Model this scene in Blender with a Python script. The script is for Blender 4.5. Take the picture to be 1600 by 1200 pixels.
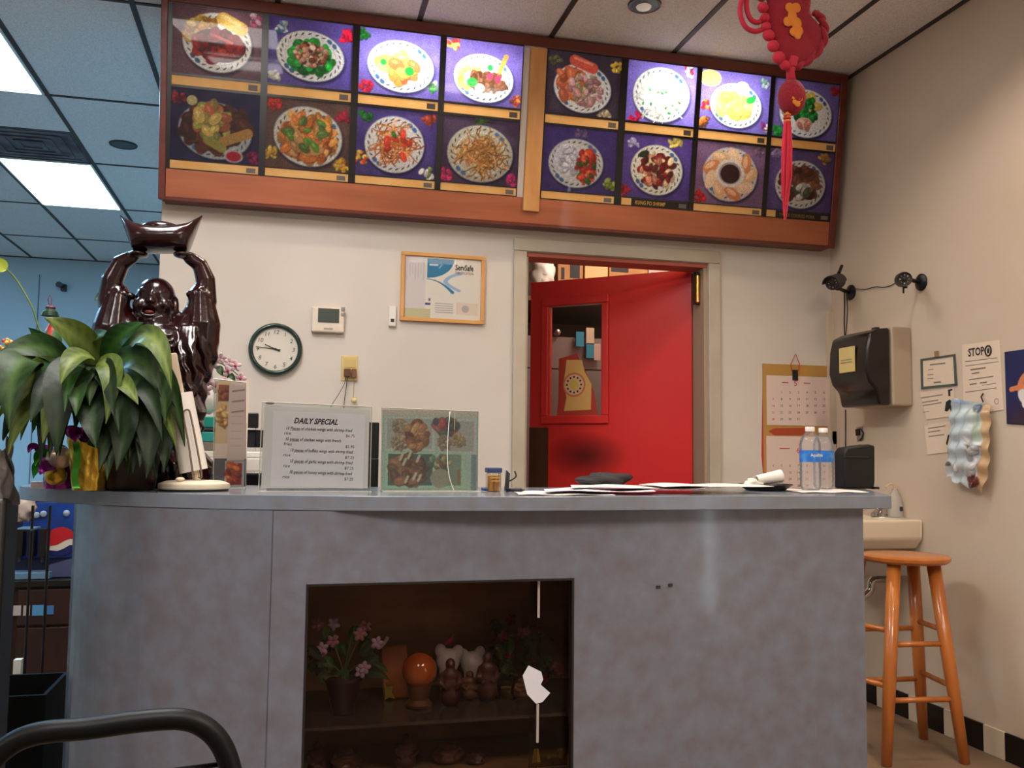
import bpy, bmesh, math, random
import numpy as np
from mathutils import Vector, Matrix
for o in list(bpy.data.objects): bpy.data.objects.remove(o, do_unlink=True)
SC = bpy.context.scene; COL = SC.collection
PI = math.pi
# ---------------------------------------------------------------- camera, exposure
FPX, YAW, PITCH, ROLL, EYE = 1419.35, .2452, .0757, -.0109, 1.158
_f = np.array([math.sin(YAW)*math.cos(PITCH), math.cos(YAW)*math.cos(PITCH), math.sin(PITCH)])
_r = np.array([math.cos(YAW), -math.sin(YAW), 0.]); _u = np.cross(_r, _f)
_c, _s = math.cos(ROLL), math.sin(ROLL)
CR, CU, CF = _c*_r-_s*_u, _s*_r+_c*_u, _f
cam = bpy.data.cameras.new('camera'); camo = bpy.data.objects.new('camera', cam); COL.objects.link(camo)
M = Matrix.Identity(4)
for i in range(3): M[i][0], M[i][1], M[i][2] = CR[i], CU[i], -CF[i]
M[2][3] = EYE
camo.matrix_world = M
cam.sensor_width = 36; cam.lens = FPX/1600*36; cam.clip_start = .02
SC.camera = camo
SC.view_settings.view_transform = 'Standard'; SC.view_settings.look = 'None'
SC.view_settings.gamma = 1; SC.view_settings.use_curve_mapping = False
SC.view_settings.exposure = 0.0
SC.cycles.transparent_max_bounces = 40
W = bpy.data.worlds.new('world'); SC.world = W; W.use_nodes = True
W.node_tree.nodes['Background'].inputs[0].default_value = (.5, .5, .55, 1)
W.node_tree.nodes['Background'].inputs[1].default_value = .02
XR, YB, YF, ZC = 2.73, 4.12, 9.95, 3.069      # right wall, back wall, far wall, ceiling
GX, GY, TX, TY = -1.297, 5.281, .6096, 1.2192 # ceiling grid
def area(name, loc, sx, sy, power, col, rot=(0, 0, 0), spread=PI):
    L = bpy.data.lights.new(name, 'AREA'); L.shape = 'RECTANGLE'; L.size = sx; L.size_y = sy
    L.energy = power; L.color = col; L.spread = spread
    o = bpy.data.objects.new(name, L); COL.objects.link(o); o.location = loc; o.rotation_euler = rot; return o
WARM = (1, .85, .70); NEUT = (1, .95, .91); COOL = (.34, .68, 1.0)
# troffers: (tile column, tile row, colour, power); tile (i,j) spans GX+i*TX.., GY+j*TY..
TROFF = [(-1, 1, COOL, 32), (-1, -1, COOL, 32), (-4, 1, COOL, 32), (-4, -1, COOL, 30),
         (1, -3, NEUT, 28), (1, -5, NEUT, 27), (4, -5, WARM, 38), (-3, -5, NEUT, 20)]
EMK = .92   # panel power to diffuser radiance; the diffusers themselves light the room
CANS = [(1.44, 3.497, 9), (2.08, 2.6, 15), (-1.035, 6.035, 0), (.3, 3.4, 6), (2.0, 1.4, 12)]
for x, y, p in CANS:
    if p:
        L = bpy.data.lights.new('can_light', 'SPOT'); L.energy = p*5; L.color = WARM; L.spot_size = 2.3; L.spot_blend = .8; L.shadow_soft_size = .05
        o = bpy.data.objects.new('can_light', L); COL.objects.link(o); o.location = (x, y, ZC-.012)
area('kitchen_light', (2.1, 4.75, 2.8), .5, .4, 26, (1, .82, .68))
# ---------------------------------------------------------------- helpers
def lin(c):
    c = c/255.; return c/12.92 if c <= .04045 else ((c+.055)/1.055)**2.4
def S(r, g, b): return (lin(r), lin(g), lin(b))
def ray(px, py): return CF+(px-800)/FPX*CR-(py-600)/FPX*CU
def RY(px, py, y): d = ray(px, py); p = d*y/d[1]; return Vector((p[0], p[1], p[2]+EYE))
def RX(px, py, x): d = ray(px, py); p = d*x/d[0]; return Vector((p[0], p[1], p[2]+EYE))
def RZ(px, py, z): d = ray(px, py); p = d*(z-EYE)/d[2]; return Vector((p[0], p[1], z))
def mat(name, col, rough=.5, metal=0., spec=.5, coat=0., noise=None, bump=None, trans=0., emit=0., ior=1.45, alpha=1., sheen=0., sss=0.):
    m = bpy.data.materials.new(name); m.use_nodes = True
    nt = m.node_tree; b = nt.nodes['Principled BSDF']; N = nt.nodes.new; Lk = nt.links.new
    b.inputs['Base Color'].default_value = (*col, 1); b.inputs['Roughness'].default_value = rough
    b.inputs['Metallic'].default_value = metal; b.inputs['Specular IOR Level'].default_value = spec
    b.inputs['Coat Weight'].default_value = coat; b.inputs['Coat Roughness'].default_value = .08
    b.inputs['Transmission Weight'].default_value = trans; b.inputs['IOR'].default_value = ior
    b.inputs['Alpha'].default_value = alpha
    b.inputs['Sheen Weight'].default_value = sheen
    if sss: b.inputs['Subsurface Weight'].default_value = sss; b.inputs['Subsurface Scale'].default_value = .01
    if emit: b.inputs['Emission Color'].default_value = (*col, 1); b.inputs['Emission Strength'].default_value = emit
    tc = N('ShaderNodeTexCoord')
    if noise:   # (scale, colour2, detail, lo, hi, stretch)
        sc, c2 = noise[0], noise[1]; det = noise[2] if len(noise) > 2 else 4
        lo = noise[3] if len(noise) > 3 else .35; hi = noise[4] if len(noise) > 4 else .65
        st = noise[5] if len(noise) > 5 else (1, 1, 1)
        mp = N('ShaderNodeMapping'); mp.inputs['Scale'].default_value = st
        n = N('ShaderNodeTexNoise'); n.inputs['Scale'].default_value = sc; n.inputs['Detail'].default_value = det
        r = N('ShaderNodeValToRGB'); r.color_ramp.elements[0].position = lo; r.color_ramp.elements[1].position = hi
        r.color_ramp.elements[0].color = (*col, 1); r.color_ramp.elements[1].color = (*c2, 1)
        Lk(tc.outputs['Object'], mp.inputs[0]); Lk(mp.outputs[0], n.inputs['Vector']); Lk(n.outputs[0], r.inputs[0]); Lk(r.outputs[0], b.inputs['Base Color'])
    if bump:    # (scale, strength, distance)
        n = N('ShaderNodeTexNoise'); n.inputs['Scale'].default_value = bump[0]; n.inputs['Detail'].default_value = 5
        bp = N('ShaderNodeBump'); bp.inputs['Strength'].default_value = bump[1]; bp.inputs['Distance'].default_value = bump[2] if len(bump) > 2 else .003
        Lk(tc.outputs['Object'], n.inputs['Vector']); Lk(n.outputs[0], bp.inputs['Height']); Lk(bp.outputs[0], b.inputs['Normal'])
    return m
WL = {}
class MB:
    def __init__(s): s.v = []; s.f = []
    def quads(s, vs, fs):
        k = len(s.v); s.v += [tuple(p) for p in vs]; s.f += [tuple(i+k for i in f) for f in fs]; return s
    def bb(s, x0, x1, y0, y1, z0, z1):
        x0, x1 = sorted((x0, x1)); y0, y1 = sorted((y0, y1)); z0, z1 = sorted((z0, z1))
        return s.quads([(x0, y0, z0), (x1, y0, z0), (x1, y1, z0), (x0, y1, z0), (x0, y0, z1), (x1, y0, z1), (x1, y1, z1), (x0, y1, z1)],
                       [(0, 3, 2, 1), (4, 5, 6, 7), (0, 1, 5, 4), (1, 2, 6, 5), (2, 3, 7, 6), (3, 0, 4, 7)])
    def fbox(s, o, X, Y, Z, x0, x1, y0, y1, z0, z1):   # box in a frame
        o, X, Y, Z = map(Vector, (o, X, Y, Z))
        c = [(x0, y0, z0), (x1, y0, z0), (x1, y1, z0), (x0, y1, z0), (x0, y0, z1), (x1, y0, z1), (x1, y1, z1), (x0, y1, z1)]
        return s.quads([o+X*a+Y*b+Z*d for a, b, d in c], [(0, 3, 2, 1), (4, 5, 6, 7), (0, 1, 5, 4), (1, 2, 6, 5), (2, 3, 7, 6), (3, 0, 4, 7)])
    def poly(s, pts, off):   # extrude a polygon (list of 3d points) by off
        n = len(pts); off = Vector(off); a = [Vector(p) for p in pts]
        return s.quads(a+[p+off for p in a], [tuple(range(n))[::-1], tuple(range(n, 2*n))]+[(i, (i+1) % n, n+(i+1) % n, n+i) for i in range(n)])
    def prism(s, pts, z0, z1): return s.poly([(x, y, z0) for x, y in pts], (0, 0, z1-z0))
    def tube(s, pts, r, n=8, closed=False, flat=1.):
        P = [Vector(p) for p in pts]; m = len(P); R = r if isinstance(r, (list, tuple)) else [r]*m
        k = len(s.v); up = None
        for i in range(m):
            a = P[(i-1) % m] if (closed or i > 0) else P[i]; b = P[(i+1) % m] if (closed or i < m-1) else P[i]
            t = (b-a).normalized() if (b-a).length > 1e-9 else Vector((0, 0, 1))
            if up is None: up = Vector((0, 0, 1)) if abs(t.z) < .9 else Vector((1, 0, 0))
            sd = t.cross(up).normalized(); up = sd.cross(t).normalized()
            for j in range(n):
                an = 2*PI*j/n; s.v.append(tuple(P[i]+sd*math.cos(an)*R[i]+up*math.sin(an)*R[i]*flat))
        for i in range(m if closed else m-1):
            for j in range(n):
                a = k+i*n+j; b = k+i*n+(j+1) % n; i2 = (i+1) % m; s.f.append((a, b, k+i2*n+(j+1) % n, k+i2*n+j))
        if not closed:
            s.f.append(tuple(k+j for j in range(n))[::-1]); s.f.append(tuple(k+(m-1)*n+j for j in range(n)))
        return s
    def lathe(s, prof, c, n=24, axis=(0, 0, 1), cap=True):
        A = Vector(axis).normalized(); q = A.to_track_quat('Z', 'Y'); c = Vector(c); k = len(s.v); m = len(prof)
        for r, z in prof:
            for j in range(n):
                an = 2*PI*j/n; s.v.append(tuple(c+q @ Vector((r*math.cos(an), r*math.sin(an), z))))
        for i in range(m-1):
            for j in range(n): s.f.append((k+i*n+j, k+i*n+(j+1) % n, k+(i+1)*n+(j+1) % n, k+(i+1)*n+j))
        if cap: s.f.append(tuple(k+j for j in range(n))[::-1]); s.f.append(tuple(k+(m-1)*n+j for j in range(n)))
        return s
    def ell(s, c, r, rot=None, nu=12, nv=8):
        c = Vector(c); r = (r, r, r) if isinstance(r, (int, float)) else r; R = rot if rot is not None else Matrix.Identity(3)
        k = len(s.v)
        for i in range(1, nv):
            th = PI*i/nv
            for j in range(nu):
                ph = 2*PI*j/nu; s.v.append(tuple(c+R @ Vector((r[0]*math.sin(th)*math.cos(ph), r[1]*math.sin(th)*math.sin(ph), r[2]*math.cos(th)))))
        t = len(s.v); s.v.append(tuple(c+R @ Vector((0, 0, r[2])))); s.v.append(tuple(c-R @ Vector((0, 0, r[2]))))
        for i in range(nv-2):
            for j in range(nu): s.f.append((k+i*nu+j, k+(i+1)*nu+j, k+(i+1)*nu+(j+1) % nu, k+i*nu+(j+1) % nu))
        for j in range(nu):
            s.f.append((t, k+j, k+(j+1) % nu)); s.f.append((t+1, k+(nv-2)*nu+(j+1) % nu, k+(nv-2)*nu+j))
        return s
    def grid(s, fn, nu, nv):
        k = len(s.v)
        for i in range(nu+1):
            for j in range(nv+1): s.v.append(tuple(fn(i/nu, j/nv)))
        for i in range(nu):
            for j in range(nv): a = k+i*(nv+1)+j; s.f.append((a, a+nv+1, a+nv+2, a+1))
        return s
    def obj(s, name, m, parent=None, smooth=False, bevel=0, label=None, cat=None, kind=None, group=None, open_=False, bseg=2, loc=None):
        V = np.array(s.v, dtype=float)
        if parent is not None: off = WL[parent]
        elif loc is not None: off = Vector(loc)
        else: off = Vector(((V[:, 0].min()+V[:, 0].max())/2, (V[:, 1].min()+V[:, 1].max())/2, V[:, 2].min()))
        me = bpy.data.meshes.new(name); me.from_pydata([tuple(p) for p in V-np.array(off)], [], s.f); me.materials.append(m)
        if not open_:
            b = bmesh.new(); b.from_mesh(me); bmesh.ops.recalc_face_normals(b, faces=b.faces); b.to_mesh(me); b.free()
        if smooth:
            me.polygons.foreach_set('use_smooth', [True]*len(me.polygons))
            if smooth != 'all': me.set_sharp_from_angle(angle=math.radians(42))
        o = bpy.data.objects.new(name, me); COL.objects.link(o); WL[o] = off
        if parent is not None: o.parent = parent
        else: o.location = off
        if bevel:
            md = o.modifiers.new('bevel', 'BEVEL'); md.width = bevel; md.segments = bseg; md.limit_method = 'ANGLE'
        if label: o['label'] = label
        if cat: o['category'] = cat
        if kind: o['kind'] = kind
        if group: o['group'] = group
        return o
def thing(name, label, cat, loc, group=None, kind=None):
    o = bpy.data.objects.new(name, None); COL.objects.link(o); o.location = loc; o.empty_display_size = .05; WL[o] = Vector(loc)
    if label: o['label'] = label
    if cat: o['category'] = cat
    if group: o['group'] = group
    if kind: o['kind'] = kind
    return o
def text(body, name, m, at, right, up, size, parent, align='LEFT', shear=0., ext=.0004, bold=0., sx=1., label=None, fit=None):
    cu = bpy.data.curves.new('t', 'FONT'); cu.body = body; cu.size = 1.; cu.align_x = align; cu.shear = shear; cu.offset = bold; cu.resolution_u = 2
    to = bpy.data.objects.new('t', cu); COL.objects.link(to); dg = bpy.context.evaluated_depsgraph_get()
    me = bpy.data.meshes.new_from_object(to.evaluated_get(dg)); n = len(me.vertices)
    R, U = Vector(right).normalized(), Vector(up).normalized(); Nn = R.cross(U); at = Vector(at)
    if fit and n: w = max(v.co.x for v in me.vertices)-min(v.co.x for v in me.vertices); sx = fit/(w*size)
    b = MB(); b.v = [tuple(at+R*v.co.x*size*sx+U*v.co.y*size+Nn*ext) for v in me.vertices]; b.f = [tuple(p.vertices) for p in me.polygons]
    bpy.data.objects.remove(to); bpy.data.meshes.remove(me)
    return b.obj(name, m, parent, open_=True, label=label) if b.f else None
def sub(name, src, m, parent): pass
def bez(a, b, c, n=8):
    a, b, c = Vector(a), Vector(b), Vector(c); return [a*(1-t)**2+b*2*t*(1-t)+c*t*t for t in [i/n for i in range(n+1)]]
def spline(P, n=6):
    P = [Vector(p) for p in P]; out = []
    for i in range(len(P)-1):
        p0 = P[max(i-1, 0)]; p1 = P[i]; p2 = P[i+1]; p3 = P[min(i+2, len(P)-1)]
        for k in range(n):
            t = k/n; out.append(.5*((2*p1)+(p2-p0)*t+(2*p0-5*p1+4*p2-p3)*t*t+(3*p1-p0-3*p2+p3)*t**3))
    out.append(P[-1]); return out
def blob(shapes, vox, smooth_it=2):
    """one continuous skin over ellipsoids and tapered limbs; returns verts, faces"""
    b = MB()
    for s_ in shapes:
        if s_[0] == 'e': b.ell(s_[1], s_[2], s_[3] if len(s_) > 3 else None, 20, 14)
        elif s_[0] == 't':
            b.tube(s_[1], s_[2], 14); R = s_[2] if isinstance(s_[2], (list, tuple)) else [s_[2]]*len(s_[1])
            b.ell(s_[1][0], R[0], None, 12, 8); b.ell(s_[1][-1], R[-1], None, 12, 8)
        elif s_[0] == 'm': b.quads(s_[1].v, s_[1].f)
    me = bpy.data.meshes.new('blob'); me.from_pydata(b.v, [], b.f)
    bm = bmesh.new(); bm.from_mesh(me); bmesh.ops.recalc_face_normals(bm, faces=bm.faces); bm.to_mesh(me); bm.free()
    o = bpy.data.objects.new('blob', me); COL.objects.link(o)
    r = o.modifiers.new('r', 'REMESH'); r.mode = 'VOXEL'; r.voxel_size = vox; r.adaptivity = 0
    if smooth_it: q = o.modifiers.new('s', 'SMOOTH'); q.iterations = smooth_it; q.factor = .6
    dg = bpy.context.evaluated_depsgraph_get(); m2 = bpy.data.meshes.new_from_object(o.evaluated_get(dg))
    V = np.zeros(len(m2.vertices)*3); m2.vertices.foreach_get('co', V); F = [tuple(p.vertices) for p in m2.polygons]
    bpy.data.objects.remove(o); bpy.data.meshes.remove(me); bpy.data.meshes.remove(m2)
    out = MB(); out.v = [tuple(p) for p in V.reshape(-1, 3)]; out.f = F; return out
# ---------------------------------------------------------------- prints (colour per vertex, painted by numpy, so no image file)
class Pic:
    def __init__(s, w, h, res, col=(255, 255, 255), seed=0):
        s.w, s.h = w, h; s.nx = max(2, int(round(w/h*res))); s.ny = res
        s.X, s.Y = np.meshgrid(np.linspace(0, w/h, s.nx), np.linspace(0, 1, s.ny)); s.C = np.zeros((s.ny, s.nx, 3))+np.array(col, float); s.r = np.random.RandomState(seed)
    def put(s, m, c, a=1.):
        m = np.clip(m, 0, 1)[..., None]*a; s.C = s.C*(1-m)+np.array(c, float)*m
    def ell(s, cx, cy, rx, ry, c, ang=0., a=1., soft=.012):
        ca, sa = math.cos(ang), math.sin(ang); x = (s.X-cx)*ca+(s.Y-cy)*sa; y = -(s.X-cx)*sa+(s.Y-cy)*ca
        d = np.sqrt((x/rx)**2+(y/ry)**2); s.put((1-d)*min(rx, ry)/soft+.5, c, a)
    def seg(s, x0, y0, x1, y1, r, c, a=1., soft=.01):
        dx, dy = x1-x0, y1-y0; t = np.clip(((s.X-x0)*dx+(s.Y-y0)*dy)/(dx*dx+dy*dy+1e-9), 0, 1)
        d = np.hypot(s.X-x0-t*dx, s.Y-y0-t*dy); s.put((r-d)/soft+.5, c, a)
    def rect(s, x0, x1, y0, y1, c, a=1.): s.put((((s.X >= x0) & (s.X <= x1) & (s.Y >= y0) & (s.Y <= y1))).astype(float), c, a)
    def grain(s, a=9): s.C = np.clip(s.C*(1+s.r.normal(0, a/100., s.C.shape[:2]))[..., None], 0, 255)
    def mot(s, amt=18, n=60):
        for _ in range(n):
            g = s.r.uniform(-amt, amt); s.ell(s.r.uniform(0, s.w/s.h), s.r.uniform(0, 1), s.r.uniform(.04, .16), s.r.uniform(.04, .16), np.clip(s.C[s.r.randint(s.ny), s.r.randint(s.nx)]+g, 0, 255), s.r.uniform(0, 3), .35, .06)
    def bits(s, n, cx, cy, rx, ry, cols, s0=.02, s1=.045, el=1.6):
        for _ in range(n):
            t = s.r.uniform(0, 2*PI); q = math.sqrt(s.r.uniform(0, 1)); x = cx+math.cos(t)*q*rx; y = cy+math.sin(t)*q*ry
            c = np.array(cols[s.r.randint(len(cols))], float)*s.r.uniform(.72, 1.15); z = s.r.uniform(s0, s1); an = s.r.uniform(0, PI)
            s.ell(x+.006, y-.01, z*el, z, np.clip(c*.45, 0, 255), an, .6); s.ell(x, y, z*el, z, np.clip(c, 0, 255), an)
            s.ell(x-z*.3, y+z*.3, z*el*.4, z*.3, np.clip(c*1.3+18, 0, 255), an, .6)
    def noodles(s, n, cx, cy, rx, ry, cols):
        for _ in range(n):
            t = s.r.uniform(0, 2*PI); q = math.sqrt(s.r.uniform(0, .8)); x = cx+math.cos(t)*q*rx; y = cy+math.sin(t)*q*ry; an = s.r.uniform(0, 2*PI)
            c = np.clip(np.array(cols[s.r.randint(len(cols))], float)*s.r.uniform(.7, 1.2), 0, 255)
            for k in range(3):
                x1 = x+math.cos(an)*.07; y1 = y+math.sin(an)*.06; s.seg(x, y, x1, y1, .009, c); x, y = x1, y1; an += s.r.uniform(-.9, .9)
    def plate(s, cx, cy, rx, ry, ang=-.1, base=(236, 234, 226)):
        s.ell(cx+.015, cy-.03, rx*1.03, ry*1.03, (20, 16, 34), ang, .6, .04); s.ell(cx, cy, rx*1.01, ry*1.01, (120, 124, 140), ang); s.ell(cx, cy, rx*.985, ry*.985, base, ang)
        for k in range(26):
            t = 2*PI*k/26; x = math.cos(t)*rx*.87; y = math.sin(t)*ry*.87; ca, sa = math.cos(ang), math.sin(ang); X, Y = cx+x*ca-y*sa, cy+x*sa+y*ca
            if k % 13 in (3, 4): s.ell(X, Y, .045, .032, (70, 104, 140), t+ang+PI/2)
            else: s.ell(X, Y, .026, .009, (34, 38, 62), t+ang+PI/2+.5)
        s.ell(cx, cy, rx*.76, ry*.76, (214, 212, 204), ang); s.ell(cx, cy, rx*.74, ry*.74, base, ang)
    def mesh(s, name, m, o, R, U, parent, label=None, warp=None, thick=0):
        o, R, U = np.array(o, float), np.array(R, float), np.array(U, float); ks = s.h
        P = o+(s.X*ks)[..., None]*R+(s.Y*ks)[..., None]*U
        if warp is not None: P = warp(P, s.X*s.h/s.w, s.Y)
        P = P.reshape(-1, 3)-np.array(WL[parent]) if parent is not None else P.reshape(-1, 3)
        nx, ny = s.nx, s.ny; I = np.arange(nx*ny).reshape(ny, nx); F = np.stack([I[:-1, :-1], I[:-1, 1:], I[1:, 1:], I[1:, :-1]], -1).reshape(-1, 4)
        me = bpy.data.meshes.new(name); me.vertices.add(len(P)); me.vertices.foreach_set('co', P.ravel()); me.loops.add(F.size); me.loops.foreach_set('vertex_index', F.ravel().astype(np.int32))
        me.polygons.add(len(F)); me.polygons.foreach_set('loop_start', np.arange(0, F.size, 4, dtype=np.int32)); me.update(calc_edges=True)
        c = s.C.reshape(-1, 3)/255.; c = np.where(c <= .04045, c/12.92, ((c+.055)/1.055)**2.4); at = me.color_attributes.new('print', 'FLOAT_COLOR', 'POINT')
        at.data.foreach_set('color', np.concatenate([c, np.ones((len(c), 1))], 1).ravel()); me.materials.append(m); me.validate()
        ob = bpy.data.objects.new(name, me); COL.objects.link(ob)
        if parent is not None: ob.parent = parent; WL[ob] = WL[parent]
        else: WL[ob] = Vector((0, 0, 0))
        if label: ob['label'] = label
        return ob
def print_mat(name, rough=.4, transl=0., coat=0., spec=.5):
    m = bpy.data.materials.new(name); m.use_nodes = True; nt = m.node_tree; b = nt.nodes['Principled BSDF']; a = nt.nodes.new('ShaderNodeVertexColor'); a.layer_name = 'print'
    nt.links.new(a.outputs[0], b.inputs['Base Color']); b.inputs['Roughness'].default_value = rough; b.inputs['Specular IOR Level'].default_value = spec
    b.inputs['Coat Weight'].default_value = coat; b.inputs['Coat Roughness'].default_value = .03
    if transl:
        t = nt.nodes.new('ShaderNodeBsdfTranslucent'); x = nt.nodes.new('ShaderNodeMixShader'); x.inputs[0].default_value = transl
        nt.links.new(a.outputs[0], t.inputs[0]); nt.links.new(b.outputs[0], x.inputs[1]); nt.links.new(t.outputs[0], x.inputs[2]); nt.links.new(x.outputs[0], nt.nodes['Material Output'].inputs[0])
    return m
def glass_mat(name, tint=(1, 1, 1), gloss=.12, rough=.02, haze=0.):
    """thin pane: mostly see-through, with a mirror-like share that grows at grazing angles"""
    m = bpy.data.materials.new(name); m.use_nodes = True; nt = m.node_tree; nt.nodes.remove(nt.nodes['Principled BSDF'])
    t = nt.nodes.new('ShaderNodeBsdfTransparent'); t.inputs[0].default_value = (*tint, 1); g = nt.nodes.new('ShaderNodeBsdfGlossy'); g.inputs['Roughness'].default_value = rough
    lw = nt.nodes.new('ShaderNodeLayerWeight'); lw.inputs[0].default_value = gloss; x = nt.nodes.new('ShaderNodeMixShader')
    nt.links.new(lw.outputs['Fresnel'], x.inputs[0]); nt.links.new(t.outputs[0], x.inputs[1]); nt.links.new(g.outputs[0], x.inputs[2]); nt.links.new(x.outputs[0], nt.nodes['Material Output'].inputs[0])
    if haze:
        d = nt.nodes.new('ShaderNodeBsdfDiffuse'); d.inputs[0].default_value = (.8, .8, .8, 1); y = nt.nodes.new('ShaderNodeMixShader'); y.inputs[0].default_value = haze
        nt.links.new(x.outputs[0], y.inputs[1]); nt.links.new(d.outputs[0], y.inputs[2]); nt.links.new(y.outputs[0], nt.nodes['Material Output'].inputs[0])
    return m
# shared materials
m_white = mat('white_plastic', S(226, 222, 214), .4)
m_black = mat('black_plastic', S(18, 17, 18), .35)
m_dark = mat('charcoal_plastic', S(38, 36, 38), .45)
m_chrome = mat('chrome', S(200, 198, 195), .2, 1.)
m_paper = mat('paper', S(225, 218, 208), .8)
m_ink = mat('ink', S(40, 38, 42), .7)
m_acr = glass_mat('acrylic', (.95, .96, .96), .25, .04)
m_print = print_mat('print_matte', .6)
m_wire = mat('cable_dark', S(45, 36, 34), .5)
# ================================================================ SETTING
m_wall = mat('wall_paint', S(214, 206, 196), .75, noise=(1.3, S(205, 196, 185), 3), bump=(60, .12, .002))
m_wallr = mat('wall_paint_warm', S(208, 192, 172), .75, noise=(1.1, S(196, 178, 156), 4), bump=(45, .2, .003))
m_far = mat('far_wall_paint', S(176, 188, 194), .8)
m_floor = mat('floor_concrete', S(138, 114, 90), .5, noise=(2.2, S(104, 84, 66), 8), bump=(30, .15))
m_tile = mat('ceiling_tile', S(226, 220, 216), .9, noise=(160, S(206, 200, 196), 3, .45, .6), bump=(220, .35, .002))
m_tilel = m_tile
m_grid = mat('ceiling_grid_bar', S(58, 48, 46), .6)  # bars kept dark to carry the recess shadow between tiles
MB().bb(-5, 2.9, -4, 10.1, -.1, 0).obj('floor', m_floor, kind='structure')
ceil = MB().bb(-5, 2.85, -4, 10.1, ZC+.02, ZC+.1).obj('ceiling', m_tile, kind='structure', loc=(0, 0, ZC))
tile_mesh = {}
skip = {(i, j) for i, j, c, p in TROFF}
for i in range(-4, 8):
    for j in range(-2, 4):
        x0, x1 = GX+i*TX+.012, min(GX+(i+1)*TX-.012, XR); y0, y1 = GY+j*TY+.012, min(GY+(j+1)*TY-.012, YF)
        if (i, j) in skip or x1-x0 < .03 or (j == 0 and i == -1): continue
        k = (round(x1-x0, 3), round(y1-y0, 3))
        if k not in tile_mesh:
            o = MB().bb(x0, x1, y0, y1, ZC+.004, ZC+.019).obj('ceiling_tile', m_tile, ceil); tile_mesh[k] = (o.data, x0, y0)
        else:
            me, a, b = tile_mesh[k]; o = bpy.data.objects.new('ceiling_tile', me); COL.objects.link(o); o.parent = ceil; o.location = (x0-a, y0-b, 0)
for i in range(-4, 8): MB().bb(GX+i*TX-.012, GX+i*TX+.012, GY-2*TY-1, YF, ZC-.001, ZC+.02).obj('grid_bar', m_grid, ceil)
for j in range(-2, 4): MB().bb(-4, XR, GY+j*TY-.009, GY+j*TY+.009, ZC-.0005, ZC+.019).obj('grid_bar', m_grid, ceil)
MB().bb(XR-.02, XR, GY-2*TY-1, YF, ZC-.004, ZC+.02).obj('grid_bar', m_grid, ceil)
MB().bb(-4, XR, YF-.02, YF, ZC-.004, ZC+.02).obj('grid_bar', m_grid, ceil)
# two half tiles beside the vent
MB().bb(GX-TX+.012, GX-.012, GY+.012, GY+TY/2-.006, ZC+.004, ZC+.019).obj('ceiling_tile', m_tile, ceil)
# walls
DX0, DX1, DZ = 1.093, 2.032, 2.112
w = MB(); w.bb(-.54, DX0, YB, YB+.13, 0, ZC).bb(DX1, XR, YB, YB+.13, 0, ZC).bb(DX0, DX1, YB, YB+.13, DZ, ZC)
w.obj('wall_back', m_wall, kind='structure')
MB().bb(XR, XR+.12, -4, 10.1, 0, ZC+.02).obj('wall_right', m_wallr, kind='structure')
wf = MB().bb(-5, 2.73, YF, YF+.12, 0, ZC+.02).obj('wall_far', m_far, kind='structure')
MB().bb(-2.44, -2.43, YF-.006, YF, 0, 2.9).obj('panel_joint', mat('joint', S(110, 118, 124), .8), wf)
MB().bb(-5.12, -5, -4, 10.1, 0, ZC+.02).obj('wall_left', m_wall, kind='structure')
MB().bb(-5, 2.85, -4.12, -4, 0, ZC+.02).obj('wall_front', m_wall, kind='structure')
MB().bb(-.54, -.44, YB+.13, YF, 0, ZC).obj('wall_partition', m_far, kind='structure')
MB().bb(-.44, XR, 6.3, 6.4, 0, ZC).obj('wall_kitchen', mat('kitchen_wall', S(120, 100, 84), .7), kind='structure')
# tall lit strip added on the right wall, unseen behind the camera, to give the counter front its streak
w1 = MB().bb(XR-.006, XR-.001, -.86, -.74, .15, 2.3).obj('streak_window', mat('streak_pane', (.8, .9, 1.), .3, emit=17.), kind='structure')
wm = MB()
for a, b_, c_, d_ in ((-.9, -.86, .1, 2.35), (-.74, -.70, .1, 2.35)): wm.bb(XR-.02, XR-.0005, a, b_, c_, d_)
wm.bb(XR-.02, XR-.0005, -.86, -.74, .1, .15).bb(XR-.02, XR-.0005, -.86, -.74, 2.3, 2.35).obj('window_frame', m_dark, w1)
# baseboard of alternating black and cream tiles along the right wall
bbk = thing('baseboard_right', None, None, (XR, 3, 0), kind='structure')
m_bt = mat('black_base_tile', S(16, 14, 13), .3); m_wt = mat('cream_base_tile', S(205, 190, 165), .4)
y = 3.68+.112*3; k = 0
while y > 2.2:
    MB().bb(XR-.010, XR, y-.109, y-.001, 0, .107).obj('base_tile', m_bt if k % 2 else m_wt, bbk, bevel=.0015); y -= .1115; k += 1
# doorway trim
m_trim = mat('trim_paint', S(196, 186, 168), .5, noise=(3, S(180, 168, 148), 4))
def trim(n, mb): return mb.obj(n, m_trim, kind='structure', bevel=.003)
cw = .062
t1 = trim('trim_1', MB().bb(DX0-cw, DX0, YB-.018, YB-.001, 0, DZ+.001))
t2 = trim('trim_2', MB().bb(DX1, DX1+cw, YB-.018, YB-.001, 0, DZ+.001))
t3 = trim('trim_3', MB().poly([(DX0-cw, YB-.018, DZ+.002), (DX1+cw, YB-.018, DZ+.002), (DX1+cw, YB-.018, DZ+.064), (DX0-cw, YB-.018, DZ+.064)], (0, .017, 0)))
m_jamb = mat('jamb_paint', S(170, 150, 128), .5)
m_head = mat('head_jamb_red_bounce', S(176, 92, 74), .5)  # reddish light on the header underside put into its colour
t4 = MB().bb(DX0+.001, DX0+.012, YB+.001, YB+.129, 0, DZ-.022).obj('trim_4', m_trim, kind='structure')
t5 = MB().bb(DX1-.02, DX1-.001, YB+.001, YB+.129, 0, DZ-.022).obj('trim_5', m_jamb, kind='structure')
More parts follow.
